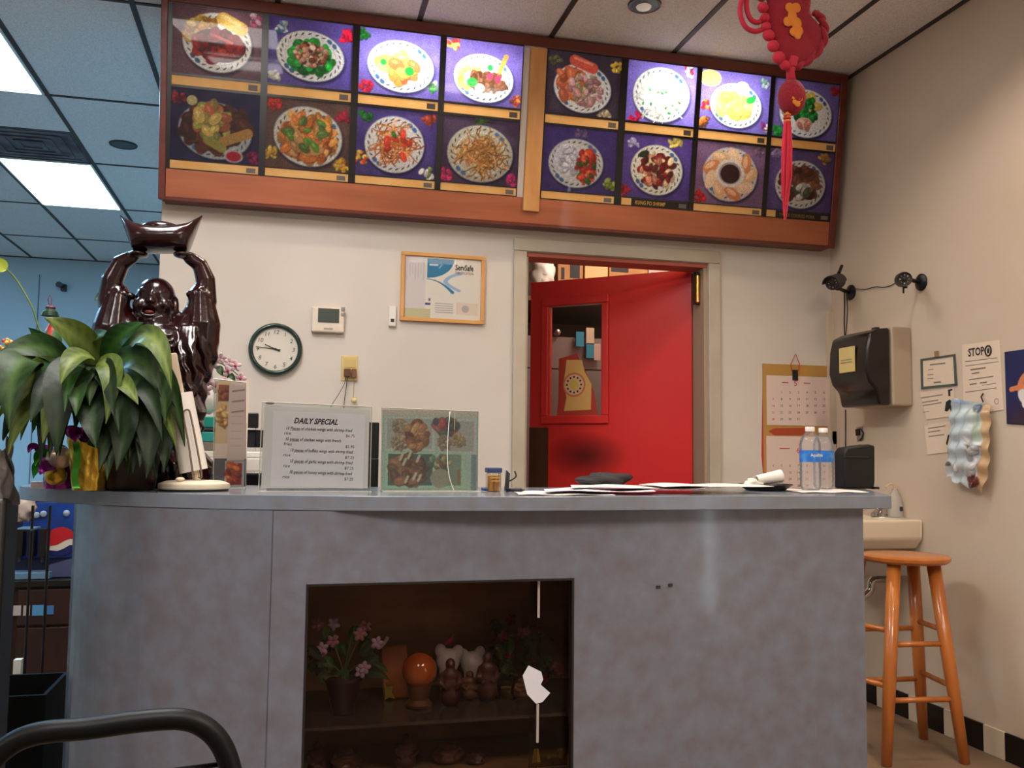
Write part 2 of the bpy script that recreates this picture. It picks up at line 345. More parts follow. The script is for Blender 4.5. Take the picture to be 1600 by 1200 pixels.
t6 = MB().bb(DX0+.001, DX1-.001, YB+.001, YB+.129, DZ-.02, DZ-.001).obj('trim_6', m_head, kind='structure')
# thin vertical pipe chase strip in the corner
MB().bb(XR-.035, XR-.001, YB-.03, YB-.001, .9, 1.9).obj('trim_7', m_wallr, kind='structure')
# ---------------------------------------------------------------- red door, swung into the kitchen
A0 = Vector((2.0, 4.235, 0)); B0 = Vector((1.313, 4.835, 0)); dX = (B0-A0).normalized(); dW = (B0-A0).length
dN = Vector((dX.y, -dX.x, 0)); dN = dN if dN.y < 0 else -dN      # faces the room
dZ = Vector((0, 0, 1)); TOP = 2.105
def RD(px, py):   # point on door face -> (along, z)
    d = Vector(ray(px, py)); C = Vector((0, 0, EYE)); t = (A0-C).dot(dN)/d.dot(dN); p = C+d*t; return (p-A0).dot(dX), p.z
a1, z1 = RD(848, 468); a2, z2 = RD(952, 459); _, z3 = RD(952, 662); ga, gz1 = RD(862, 480); gb, _ = RD(941, 470); _, gz3 = RD(941, 652)
a1 = max(a1, a2+.1); zt = (z1+z2)/2; gzt = zt-.045; gzb = z3+.045; ga2, gb2 = min(a1, a2), max(a1, a2); g0, g1 = ga2+.04, gb2-.04
m_red = mat('red_door_paint', S(216, 46, 44), .33, noise=(1.2, S(200, 40, 40), 4), coat=.25)
door = thing('door_1', None, None, A0, kind='structure')
F = lambda mb, *a: mb.fbox(A0, dX, -dN, dZ, *a)
lf = MB(); T = .04
F(lf, 0, g0, 0, T, .02, TOP); F(lf, g1, dW, 0, T, .02, TOP); F(lf, g0, g1, 0, T, gzt, TOP); F(lf, g0, g1, 0, T, .02, gzb)
lf.obj('door_leaf', m_red, door)
fr = MB()
for (u0, u1, v0, v1) in ((ga2, gb2, gzt, zt), (ga2, gb2, z3, gzb), (ga2, g0, gzb, gzt), (g1, gb2, gzb, gzt)): F(fr, u0, u1, -.016, -.001, v0, v1)
fr.obj('pane_moulding', m_red, door, bevel=.006, bseg=3)
pn = MB(); F(pn, g0, g1, .012, .016, gzb, gzt); pane = pn.obj('glass_pane', glass_mat('door_glass', (.8, .78, .76), .3, .08), door)
# calendar-like zodiac sticker behind the glass: print on a cut sheet
def dp(px, py, off):
    a, z = RD(px, py); return A0+dX*a+dZ*z-dN*off
m_stR = mat('sticker_red', S(176, 60, 44), .5); m_stG = mat('sticker_gold', S(222, 178, 104), .5); m_stO = mat('sticker_orange', S(206, 120, 76), .5)
st = thing('door_sticker', 'gold and red wheel sticker on the glass of the red door', 'sticker', dp(900, 600, .008))
MB().poly([dp(*q, .0112) for q in ((872, 560), (900, 552), (914, 580), (927, 612), (934, 655), (868, 657), (871, 625))], dN*-.0006).obj('red_backing', m_stR, st)
MB().poly([dp(*q, .0103) for q in ((884, 562), (908, 562), (912, 580), (923, 600), (922, 640), (880, 642), (884, 620), (879, 600), (882, 580))], dN*-.0006).obj('gold_sheet', m_stG, st)
cpt = dp(896, 601, .0095)
def disc(c, r, n=28): return [c+dX*math.cos(2*PI*k/n)*r+dZ*math.sin(2*PI*k/n)*r for k in range(n)]
MB().poly(disc(cpt, .066), dN*-.0005).obj('ring', m_stO, st); MB().poly(disc(cpt+dN*.0008, .056), dN*-.0005).obj('dial', mat('dial_pink', S(226, 186, 150), .5), st)
MB().poly(disc(cpt+dN*.0016, .026), dN*-.0005).obj('hub', mat('dial_yellow', S(214, 190, 90), .5), st)
d_ = MB()
for k in range(12):
    an = 2*PI*k/12; q = cpt+dN*.0017+dX*math.cos(an)*.042+dZ*math.sin(an)*.042; d_.fbox(q, dX, dN, dZ, -.005, .005, 0, .0004, -.005, .005)
d_.obj('dial_marks', m_ink, st)
# brown worn area low at the free edge, modelled as a thin plate, soot mark, closer/hinge
pa, pz = RD(828, 668); pb, _ = RD(857, 668)
pl_ = MB(); F(pl_, pb, dW+.001, -.003, -.0005, .5, pz); pl_.obj('worn_patch', mat('worn_brown', S(74, 44, 22), .5), door)
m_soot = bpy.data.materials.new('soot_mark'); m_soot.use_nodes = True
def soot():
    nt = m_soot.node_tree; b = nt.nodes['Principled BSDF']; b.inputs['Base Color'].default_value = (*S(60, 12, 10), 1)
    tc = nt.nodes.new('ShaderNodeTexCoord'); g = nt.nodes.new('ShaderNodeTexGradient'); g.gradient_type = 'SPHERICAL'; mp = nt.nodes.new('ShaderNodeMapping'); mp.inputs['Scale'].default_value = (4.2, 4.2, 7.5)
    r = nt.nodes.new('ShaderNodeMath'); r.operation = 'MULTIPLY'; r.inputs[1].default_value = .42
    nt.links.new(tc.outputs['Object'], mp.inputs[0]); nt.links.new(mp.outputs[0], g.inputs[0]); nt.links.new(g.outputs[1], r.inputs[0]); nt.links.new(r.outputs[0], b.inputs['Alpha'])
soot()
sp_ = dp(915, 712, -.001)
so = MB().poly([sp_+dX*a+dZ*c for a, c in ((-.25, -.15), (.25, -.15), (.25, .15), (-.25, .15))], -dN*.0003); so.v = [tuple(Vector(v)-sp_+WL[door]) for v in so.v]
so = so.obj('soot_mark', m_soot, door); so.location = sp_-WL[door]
hp = RY(1090, 472, 4.16); ht = RY(1090, 431, 4.16)
MB().tube([hp, ht], .011, 12).obj('hinge_barrel', mat('brass', S(222, 176, 96), .3, 1.), door, smooth=True)
MB().bb(hp.x-.018, hp.x+.022, 4.168, 4.174, hp.z-.012, ht.z+.02).obj('hinge_plate', mat('dark_brass', S(60, 40, 26), .4, .6), door)
MB().lathe([(.012, 0), (.013, .008), (.006, .014)], ht, 12).obj('hinge_cap', m_dark, door, smooth=True)
MB().tube([hp, hp-Vector((0, 0, .008))], [.012, .008], 12).obj('hinge_cap', mat('red_paint_drip', S(150, 40, 34), .4), door, smooth=True)
# ---------------------------------------------------------------- kitchen behind the door
shf = thing('kitchen_shelf', 'high brown shelf seen over the red door', 'shelf', (2.0, 5.6, 2.0))
zs = RY(950, 470, 5.5).z
MB().bb(1.25, 2.7, 5.35, 6.28, zs-.05, zs-.02).obj('board', mat('shelf_brown', S(84, 60, 44), .6), shf)
for x in (1.3, 2.65): MB().bb(x-.02, x+.02, 6.24, 6.28, zs-.3, zs-.05).obj('bracket', m_dark, shf)
m_card = mat('cardboard', S(176, 128, 84), .8, noise=(8, S(160, 112, 72))); m_card2 = mat('cardboard_light', S(206, 164, 116), .8)
def kbox(px0, px1, pytop, m, lab, tag_=None, yy=5.5):
    a = RY(px0, pytop, yy); b = RY(px1, pytop, yy); zt_ = a.z
    t = thing('cardboard_box', lab, 'box', ((a.x+b.x)/2, yy+.2, zs-.019), 'boxes on the kitchen shelf')
    MB().bb(a.x, b.x, yy, yy+.4, zs-.019, zt_).obj('carton', m, t, bevel=.004)
    if tag_:
        for (q0, q1, r0, r1) in tag_:
            p = RY(q0, r1, yy-.002); q = RY(q1, r0, yy-.002); MB().bb(p.x, q.x, yy-.003, yy-.001, p.z, q.z).obj('black_print', m_ink, t)
    return t
kbox(872, 911, 396, m_card, 'brown cardboard box with small black tag on the kitchen shelf, beside the white bag', [(877, 882, 418, 436), (891, 906, 410, 434)])
kbox(914, 950, 396, m_card2, 'pale cardboard box in the middle of the kitchen shelf over the red door')
kbox(952, 1012, 398, m_card, 'brown cardboard box with black lettering bar on the kitchen shelf', [(955, 982, 412, 424)])
kbox(1014, 1050, 402, mat('striped_carton', S(190, 170, 160), .7), 'white carton with dark stripes at the right end of the kitchen shelf', [(1018, 1040, 418, 421), (1018, 1040, 427, 430)])
random.seed(4)
def crumple(c, r, seed, amp=.25, nu=26, nv=18):
    rs = np.random.RandomState(seed); ph = rs.uniform(0, 6.28, 8); mb = MB(); mb.ell((0, 0, 0), r, None, nu, nv); out = []
    for v in mb.v:
        v = Vector(v); n = v.normalized(); k = 1+amp*(math.sin(n.x*5+ph[0])*math.sin(n.z*6+ph[1])*.5+.3*math.sin(n.z*13+n.x*9+ph[2])+.3*math.sin(n.y*15+n.x*11+ph[3]))
        out.append(tuple(Vector(c)+v*k))
    mb.v = out; return mb
p = RY(855, 430, 5.3)
crumple((p.x+.02, 5.47, zs+.15), (.075, .07, .14), 2, .3).obj('plastic_bag', m_white, smooth='all', label='white crumpled bag on the shelf at the left gap over the red door', cat='bag')
# grey steel fridge seen through the pane
m_st = mat('grey_steel', S(140, 134, 132), .4, .3)
fg = thing('steel_refrigerator', 'grey steel cabinet with stickers seen through the door pane', 'refrigerator', (2.3, 5.5, 0))
MB().bb(1.12, 2.72, 5.2, 5.8, 0, 1.66).obj('lower_body', m_st, fg); MB().bb(1.12, 2.72, 5.22, 5.8, 1.67, 1.86).obj('upper_panel', m_st, fg)
for k, (px, py, w_, h_, c) in enumerate(((906, 530, .05, .09, S(60, 150, 190)), (922, 525, .05, .1, S(220, 200, 180)), (922, 548, .05, .09, S(60, 150, 180)), (933, 550, .04, .1, S(210, 180, 165)))):
    p = RY(px, py, 5.19); MB().bb(p.x-w_/2, p.x+w_/2, 5.186, 5.198, p.z-h_/2, p.z+h_/2).obj('sticker', mat('sticker_%d' % k, c, .6), fg)
p = RY(872, 519, 5.19); MB().lathe([(.02, 0), (.02, .02), (.008, .03)], (p.x, 5.218, p.z), 14, (0, -1, 0)).obj('knob', m_chrome, fg, smooth=True)
# ================================================================ CEILING FITTINGS
m_ems = {}
names = {(-1, 1): 'lit ceiling panel light above the statue, the one farther back', (-1, -1): 'lit ceiling panel light cut by the left edge of the picture',
         (-4, 1): 'lit ceiling panel far left, beyond the frame', (-4, -1): 'lit ceiling panel left of the frame, nearer row', (1, -3): 'warm ceiling panel right above the counter', (1, -5): 'warm ceiling panel above the seating, middle',
         (4, -5): 'warm ceiling panel above the seating, by the right wall', (-3, -5): 'warm ceiling panel above the seating, on the left'}
for i, j, c, p in TROFF:
    x0, x1, y0, y1 = GX+i*TX+.013, GX+(i+1)*TX-.013, GY+j*TY+.013, GY+(j+1)*TY-.013
    t = thing('ceiling_light', names[(i, j)], 'light', ((x0+x1)/2, (y0+y1)/2, ZC-.01), 'fluorescent ceiling panels')
    MB().bb(x0+.012, x1-.012, y0+.012, y1-.012, ZC-.006, ZC+.004).obj('diffuser', m_ems.setdefault((c, p), mat('troffer_diffuser', c, .5, emit=p*EMK)), t)
    f_ = MB(); f_.bb(x0, x1, y0, y0+.012, ZC-.008, ZC+.012).bb(x0, x1, y1-.012, y1, ZC-.008, ZC+.012).bb(x0, x0+.012, y0+.012, y1-.012, ZC-.008, ZC+.012).bb(x1-.012, x1, y0+.012, y1-.012, ZC-.008, ZC+.012); f_.obj('frame', m_white, t)
cl = ['recessed black can light near the hanging red knot', 'recessed can light over the sink corner', 'recessed black can light beside the lit ceiling panels', 'recessed can light above the counter left half', 'recessed can light in front of the counter']
for (x, y, p), lb in zip(CANS, cl):
    t = thing('can_light', lb, 'light', (x, y, ZC-.01))
    r = .072 if p else .085
    MB().lathe([(r, .001), (r*.97, -.006), (r*.80, -.004), (r*.80, .0)], (x, y, ZC+.002), 28).obj('trim_ring', m_dark if p == 0 else mat('can_ring', S(60, 44, 36), .4), t, smooth=True)
    MB().lathe([(r*.79, .0), (r*.6, .0005), (.001, .001)], (x, y, ZC-.0035), 24, cap=False).obj('inner_cone', m_black, t, open_=True)
    if p: MB().lathe([(.001, -.012), (r*.4, -.008), (r*.5, .004), (r*.5, .006)], (x, y+.01, ZC-.002), 18).obj('lamp', mat('frosted_lamp', S(225, 215, 200), .4, emit=.25), t, smooth=True)
vx0, vx1, vy0, vy1 = GX-TX+.013, GX-.013, GY+TY/2+.006, GY+TY-.013
vt = thing('ceiling_vent', 'square grey ceiling vent between the two lit panels', 'vent', ((vx0+vx1)/2, (vy0+vy1)/2, ZC-.01))
m_vent = mat('vent_grey', S(108, 104, 108), .7, noise=(6, S(70, 64, 72), 5)); cx, cy = (vx0+vx1)/2, (vy0+vy1)/2
v_ = MB(); v_.bb(vx0, vx1, vy0, vy1, ZC+.004, ZC+.012); v_.obj('backing', m_vent, vt)
for k in range(4):
    s0 = .28-.065*k; s1 = s0-.03
    q = MB(); ZZ = ZC-.002-.001*k
    for a, b_ in (((cx-s0, cx+s0), (cy-s0, cy-s1)), ((cx-s0, cx+s0), (cy+s1, cy+s0)), ((cx-s0, cx-s1), (cy-s1, cy+s1)), ((cx+s1, cx+s0), (cy-s1, cy+s1))): q.bb(*a, *b_, ZZ, ZZ+.005)
    q.obj('vane_ring', m_vent, vt)
# ================================================================ MENU BOARD (backlit, leaning out at the top)
SA = Vector((0, 4.02, 1.062+EYE)); SV = Vector((0, -.14, .843)).normalized(); SN = Vector((1, 0, 0)).cross(SV)
SN = SN if SN.y < 0 else -SN
def SG(u, v, d=0): return SA+Vector((u, 0, 0))+SV*v+SN*d
EX = Vector((1, 0, 0))
m_wd = mat('board_wood_orange', S(172, 96, 58), .42, noise=(2.5, S(150, 80, 46), 6, .3, .7, (1, 8, 8)), coat=.3)
m_fd = mat('frame_wood_dark', S(112, 42, 26), .4, noise=(3, S(86, 30, 20), 5, .3, .7, (1, 6, 6)), coat=.3)
m_post = mat('post_wood_gold', S(214, 158, 96), .5, noise=(3, S(196, 138, 78), 5, .3, .7, (8, 8, 1)))
m_bar = mat('board_black_bar', S(22, 16, 16), .3)
sg = thing('menu_board', 'long wooden backlit menu board with sixteen dish photos above the doorway', 'menu board', (1.07, 4.1, SA.z-.01))
def sbox(mb, u0, u1, v0, v1, d0, d1): return mb.fbox(SA, EX, SV, SN, u0, u1, v0, v1, d0, d1)
U0, U1, LV = -.545, 2.689, .8545
sbox(MB(), U0+.03, U1-.03, .006, .122, -.02, -.002).obj('bottom_board', m_wd, sg)
for u0, u1 in ((U0, U0+.028), (U1-.038, U1)): sbox(MB(), u0, u1, -.008, LV, -.05, .004).obj('side_rail', m_fd, sg, bevel=.004)
sbox(MB(), U0+.028, U1-.038, .806, LV, -.05, .003).obj('top_rail', m_fd, sg, bevel=.004)
sbox(MB(), U0+.028, 1.06, -.008, .005, -.05, .003).obj('bottom_rail', m_fd, sg); sbox(MB(), 1.061, U1-.038, -.008, .005, -.05, .003).obj('bottom_rail', m_fd, sg)
sbox(MB(), U0+.029, U0+.037, .123, .805, -.02, -.003).obj('inner_strip', m_post, sg)
sbox(MB(), 1.045, 1.122, .06, .80, -.018, .010).obj('center_post', m_post, sg, bevel=.003)
sbox(MB(), 1.012, 1.044, .123, .80, -.03, -.012).obj('recess_strip', m_paper, sg)
ml = MB(); ml.fbox((0, 0, 0), (1, 0, 0), (0, 1, 0), (0, 0, 1), U0+.02, U1-.02, 4.02, YB-.002, SA.z-.004, SA.z+.004); ml.obj('underside', m_fd, sg)
cas = MB()
for u in (U0+.006, U1-.014):
    b0 = SG(u, 0, -.05); b1 = SG(u, LV, -.05); cas.poly([(u, b0.y, b0.z), (u, b1.y, b1.z), (u, YB-.001, b1.z), (u, YB-.001, b0.z)], (.008, 0, 0))
cas.obj('side_panel', m_fd, sg)
MB().bb(U0+.02, U1-.02, YB-.006, YB-.002, SA.z, SA.z+.84).obj('back_panel', m_white, sg)
MB().bb(U0+.02, U1-.02, SG(0, LV, -.05).y, YB-.007, SA.z+.83, SA.z+.838).obj('top_panel', m_white, sg)
LP_ = [(-.5, -.14), (-.112, .243), (.273, .629), (.656, 1.01)]; RP_ = [(1.13, 1.49), (1.523, 1.874), (1.9, 2.267), (2.29, 2.65)]
ROWS = [(.521, .80, .472, .511), (.165, .461, .125, .16)]
edges = [U0+.037]
bars = MB()
for G_ in (LP_, RP_):
    us = [G_[0][0]-.012]+[None]; prev = G_[0][0]-.022 if G_ is LP_ else 1.122
    for k, (a, b_) in enumerate(G_):
        o_ = MB(); sbox(o_, prev, a, .123, .805, -.012, .0).obj('divider', m_bar, sg); prev = b_
    sbox(MB(), prev, prev+.004 if G_ is LP_ else U1-.038, .123, .805, -.012, 0).obj('divider', m_bar, sg)
    for v0, v1 in ((.161, .165), (.461, .472), (.511, .521), (.122, .126), (.80, .806)): sbox(bars, G_[0][0]-.01, G_[-1][1], v0, v1, -.010, -.0006)
bars.obj('cross_bars', m_bar, sg)
m_photo = print_mat('menu_transparency', .45, transl=.62, coat=.55, spec=.4)
m_strip = mat('name_strip_gold', S(255, 218, 150), .5, noise=(14, S(240, 190, 112), 4))
def _tr(m):
    nt = m.node_tree; b = nt.nodes['Principled BSDF']; t = nt.nodes.new('ShaderNodeBsdfTranslucent'); t.inputs[0].default_value = (1, .74, .40, 1); x = nt.nodes.new('ShaderNodeMixShader'); x.inputs[0].default_value = .55
    nt.links.new(b.outputs[0], x.inputs[1]); nt.links.new(t.outputs[0], x.inputs[2]); nt.links.new(x.outputs[0], nt.nodes['Material Output'].inputs[0])
_tr(m_strip); m_tag = mat('price_tag_grey', S(98, 90, 84), .6)
gr, dg_, og, rd, br, ye, wh, pk, tn = (34, 140, 52), (28, 92, 34), (216, 120, 50), (186, 34, 38), (104, 62, 38), (232, 190, 84), (236, 228, 208), (226, 132, 120), (190, 140, 90)
def decor(p, cols):
    w_ = p.w/p.h
    for cx_, cy_, c_ in cols: p.bits(16, cx_*w_, cy_, .1, .08, c_, .015, .035)
def paint(i):
    W_, H_ = .357, (.279 if i < 8 else .296)
    BG = [(116, 84, 96), (92, 78, 150), (104, 90, 156), (100, 84, 146), (64, 52, 66), (126, 108, 190), (112, 96, 170), (112, 94, 160),
          (42, 36, 74), (96, 72, 62), (70, 56, 110), (72, 56, 74), (62, 46, 106), (84, 62, 126), (116, 84, 110), (90, 70, 116)][i]
    p = Pic(W_, H_, 96, BG, 10+i); p.mot(20, 50); w_ = W_/H_; cx_, cy_ = w_*.5, .5
    if i == 0:
        decor(p, [(.9, .9, [(190, 90, 130), (230, 180, 200)])]); p.plate(cx_, .5, .5, .44); p.bits(60, .42, .62, .26, .22, [ye, (200, 140, 50)], .03, .06); p.seg(.72, .86, .98, .74, .10, (236, 190, 100)); p.seg(.72, .9, .95, .8, .03, (250, 220, 150))
        p.ell(.66, .46, .38, .24, (92, 22, 20), -.1); p.bits(70, .66, .46, .34, .2, [(120, 24, 26), (150, 40, 36), (84, 20, 18)], .03, .08); p.seg(.55, .62, .85, .52, .02, (190, 80, 70))
    if i == 1:
        decor(p, [(.15, .85, [(220, 230, 240), (90, 130, 170)]), (.92, .82, [(220, 30, 60)]), (.1, .12, [wh])]); p.plate(cx_, .46, .52, .38); p.bits(90, cx_, .44, .34, .25, [gr, (40, 170, 60), dg_], .04, .07, 1.2); p.bits(110, cx_, .48, .25, .17, [(200, 140, 110), (150, 80, 60), (230, 190, 160), (120, 60, 46)], .02, .04, 1.2)
    if i == 2:
        decor(p, [(.1, .1, [(200, 40, 60)]), (.9, .2, [gr, wh]), (.05, .9, [dg_])]); p.plate(cx_+.02, .46, .53, .4); p.bits(24, cx_-.04, .44, .28, .2, [(244, 150, 70), (250, 180, 90), (226, 110, 60)], .06, .1, 1.5); p.ell(.80, .40, .075, .07, gr); p.ell(.38, .50, .05, .05, gr)
    if i == 3:
        decor(p, [(.1, .92, [ye, (190, 60, 60)]), (.95, .12, [og, (150, 60, 50)])]); p.plate(cx_, .42, .5, .38); p.bits(60, .42, .4, .2, .2, [ye, wh], .02, .05); p.bits(60, .70, .36, .3, .16, [br, (130, 84, 60)], .03, .06); p.ell(.45, .34, .09, .07, gr); p.ell(.74, .46, .05, .05, (230, 50, 80)); p.ell(.88, .43, .05, .06, (230, 50, 80)); p.ell(.58, .26, .08, .07, wh); p.seg(.9, .55, 1., .8, .04, (176, 130, 60)); p.ell(.74, .6, .05, .05, gr)
    if i == 4:
        decor(p, [(.95, .85, [ye, (250, 200, 60)]), (.1, .85, [(90, 90, 60)]), (.8, .05, [(200, 180, 140)])]); p.plate(cx_-.02, .44, .5, .4); p.bits(50, .42, .5, .24, .24, [(224, 120, 80), (200, 100, 60)], .04, .08); p.bits(90, .68, .42, .28, .24, [(220, 170, 170), (200, 140, 140), (170, 150, 110)], .02, .05); p.seg(.46, .88, .78, .78, .09, (226, 96, 76)); p.seg(.46, .92, .76, .84, .02, (246, 150, 120))
    if i == 5:
        decor(p, [(.9, .93, [(220, 220, 230), (180, 40, 50)]), (.15, .06, [(220, 30, 70)])]); p.plate(cx_, .48, .53, .46, 0, (240, 238, 226)); p.noodles(150, cx_, .45, .42, .34, [(240, 232, 206), (226, 214, 184), (246, 240, 222)]); p.bits(14, cx_, .42, .4, .28, [gr, (110, 150, 70)], .01, .02)
    if i == 6:
        decor(p, [(.1, .4, [og, rd, ye]), (.9, .85, [(200, 220, 220), (120, 160, 140)]), (.95, .15, [(140, 50, 110), wh]), (.06, .12, [og, br])]); p.ell(.16, .86, .2, .14, (248, 214, 110)); p.plate(cx_+.02, .44, .48, .38); p.ell(.62, .44, .36, .2, (244, 196, 96), -.45); p.bits(40, .62, .44, .28, .15, [(246, 200, 100), (236, 180, 80)], .05, .1); p.ell(.76, .74, .13, .12, (244, 240, 226)); p.ell(.93, .56, .09, .06, gr, .4)
    if i == 7:
        decor(p, [(.95, .9, [(200, 40, 40)]), (.08, .1, [gr])]); p.plate(cx_, .44, .52, .42); p.bits(40, .6, .58, .26, .2, [(226, 210, 150), ye], .04, .07); 
        for q in range(9): p.bits(12, .4+.42*p.r.rand(), .25+.38*p.r.rand(), .07, .07, [gr, dg_, (50, 150, 70)], .03, .05, 1.1)
        p.ell(.62, .26, .16, .11, (240, 180, 160)); p.bits(8, .62, .26, .12, .07, [(244, 196, 176), (220, 140, 120)], .03, .06)
    if i == 8:
        decor(p, [(.08, .85, [(150, 40, 50), (90, 20, 50)]), (.95, .1, [(130, 30, 80)])]); p.plate(cx_, .44, .5, .4, -.1, (170, 176, 170)); p.bits(70, cx_, .5, .4, .3, [(96, 50, 34), (80, 40, 30)], .05, .1); p.bits(40, .55, .55, .24, .26, [(190, 160, 84), (150, 150, 70), (200, 110, 70)], .04, .08); p.seg(.72, .3, 1.05, .44, .07, (176, 132, 66)); p.seg(.5, .3, .7, .2, .06, (150, 140, 66)); p.ell(.28, .84, .07, .07, (200, 190, 130)); p.ell(.86, .1, .13, .09, (180, 170, 170)); p.ell(.86, .1, .1, .07, (170, 20, 40))
    if i == 9:
        decor(p, [(.1, .9, [(190, 50, 40)]), (.92, .8, [(170, 40, 60)]), (.06, .2, [ye, (220, 170, 50)]), (.92, .1, [ye, (220, 160, 50)])]); p.plate(cx_, .48, .5, .43, -.2, (206, 200, 180)); p.bits(120, cx_, .48, .38, .33, [(208, 140, 66), (190, 110, 50), (214, 160, 96), (176, 96, 40)], .04, .075, 1.8); p.bits(12, cx_, .5, .3, .25, [(80, 120, 44), (100, 130, 60)], .03, .06)
    if i == 10:
        decor(p, [(.06, .25, [ye, (190, 60, 40)]), (.9, .9, [(150, 60, 40)]), (.9, .1, [wh, (120, 140, 70)]), (.1, .85, [dg_])]); p.plate(cx_-.03, .48, .45, .42, 0, (206, 200, 190)); p.noodles(130, cx_-.03, .48, .30, .26, [(180, 106, 50), (206, 130, 70), (150, 76, 40)]); p.bits(9, cx_-.03, .5, .26, .24, [(50, 100, 40), (190, 60, 40)], .03, .05)
    if i == 11:
        decor(p, [(.05, .1, [(180, 50, 90)]), (.95, .1, [(190, 50, 110)]), (.5, .96, [(60, 80, 40)])]); p.plate(cx_, .46, .52, .43, 0, (176, 166, 140)); p.noodles(170, cx_, .47, .37, .3, [(168, 112, 56), (190, 136, 74), (136, 86, 42)])
    if i == 12:
        decor(p, [(.5, .92, [(100, 80, 120)]), (.92, .16, [(130, 150, 60)])]); p.plate(cx_-.06, .45, .45, .38, .0, (196, 192, 184)); p.ell(.42, .5, .24, .26, (206, 204, 206)); p.bits(60, .42, .5, .2, .22, [(212, 210, 214), (190, 188, 196)], .02, .04); p.bits(70, .72, .42, .15, .26, [(200, 60, 40), (170, 40, 30), (214, 90, 50), (60, 90, 30)], .025, .045)
    if i == 13:
        decor(p, [(.15, .85, [(170, 160, 190)]), (.75, .93, [(220, 190, 90)]), (.05, .08, [(160, 30, 50)])]); p.plate(cx_, .46, .46, .4, -.1, (222, 214, 188)); p.bits(120, cx_, .46, .31, .27, [(156, 36, 34), (210, 130, 96), (120, 30, 30), (226, 190, 140), (90, 40, 34)], .025, .05); p.ell(.36, .7, .1, .05, (44, 50, 40), .4)
    if i == 14:
        decor(p, [(.08, .1, [(190, 30, 30)]), (.9, .93, [(120, 90, 110)])]); p.plate(cx_, .5, .48, .44, 0, (190, 170, 160))
        for q in range(9):
            t = 2*PI*q/9; p.ell(cx_+math.cos(t)*.36, .5+math.sin(t)*.31, .16, .09, [(206, 160, 110), (196, 120, 70), (216, 180, 140)][q % 3], t+.9); p.ell(cx_+math.cos(t)*.36-.02, .52+math.sin(t)*.31, .1, .04, (226, 186, 146), t+.9, .7)
        p.ell(cx_, .52, .25, .23, (206, 190, 176)); p.ell(cx_, .52, .2, .18, (150, 130, 118)); p.ell(cx_, .51, .17, .155, (52, 28, 24))
    if i == 15:
        decor(p, [(.85, .9, [(206, 160, 80), (180, 130, 60)]), (.1, .95, [(150, 130, 170)])]); p.plate(cx_, .44, .47, .4, 0, (210, 202, 186)); p.bits(60, cx_, .46, .33, .25, [(104, 60, 44), (84, 44, 34), (130, 80, 56)], .04, .08); p.bits(12, .68, .34, .15, .12, [(200, 194, 176), (90, 90, 60)], .04, .07)
    p.grain(8); return p
plab = ['roast meat and egg roll', 'green broccoli ring with nuts', 'orange meat pieces with peppers', 'beef with red and green vegetables', 'pink egg roll and rice', 'white noodle bowl', 'yellow chicken on white rice', 'broccoli with pink shrimp',
        'vegetables and rolls with red dip', 'orange chicken strips', 'orange noodles on purple', 'brown noodles', 'white rice and red diced chicken', 'dark red shrimp and nuts', 'dumplings round a dark dip', 'brown beef slices']
for i in range(16):
    G_ = (LP_+RP_)[i % 8]; r = ROWS[i//8]; p = paint(i)
    o_ = SG(G_[0], r[0], -.003); p.w, p.h = G_[1]-G_[0], r[1]-r[0]; sxx = (G_[1]-G_[0])/(p.X.max()*(r[1]-r[0]))
    p.mesh('menu_photo', m_photo, o_, EX*sxx, SV, sg, label='menu photo of '+plab[i])
    blk = i in (13, 15); a, b_ = G_; v0, v1 = r[2], r[3]
    if blk:
        s_ = sbox(MB(), a, b_, v0, v1, -.006, -.0032).obj('name_strip', m_bar, sg, label='black name strip with gold letters')
        sbox(MB(), a+.005, a+.055, v0+.001, v1-.001, -.0031, -.0022).obj('cover_card', m_strip, s_)
        if i == 13: text('KUNG PO SHRIMP', 'lettering', mat('gold_ink', S(190, 150, 60), .5), SG(a+.075, v0+.008, -.0028), EX, SV, .026, s_, fit=.155, bold=.012)
        else: text('TWICE COOKED PORK', 'lettering', mat('gold_ink_dim', S(130, 104, 40), .5), SG(a+.075, v0+.008, -.0028), EX, SV, .022, s_, fit=.2, bold=.012)
    else: s_ = sbox(MB(), a, b_, v0, v1, -.006, -.0032).obj('name_strip', m_strip, sg)
    sbox(MB(), b_-.05, b_-.012, v0+.006, v1-.009, -.0031, -.0024).obj('price_tag', m_tag, s_)
m_tube = mat('tube_lamp', (.86, .92, 1.), .5, emit=46.)
for a, b_ in ((.28, .98), (1.66, 2.2)):
    p0 = SG(a, .68, -.085); p1 = SG(b_, .68, -.085); MB().tube([p0, p1], .013, 10).obj('tube_lamp', m_tube, sg, smooth=True)
p0 = SG(-.26, .72, -.085); MB().ell(p0, .02, None, 10, 8).obj('bulb', mat('bulb_small', (1, .95, .86), .5, emit=28.), sg, smooth=True)
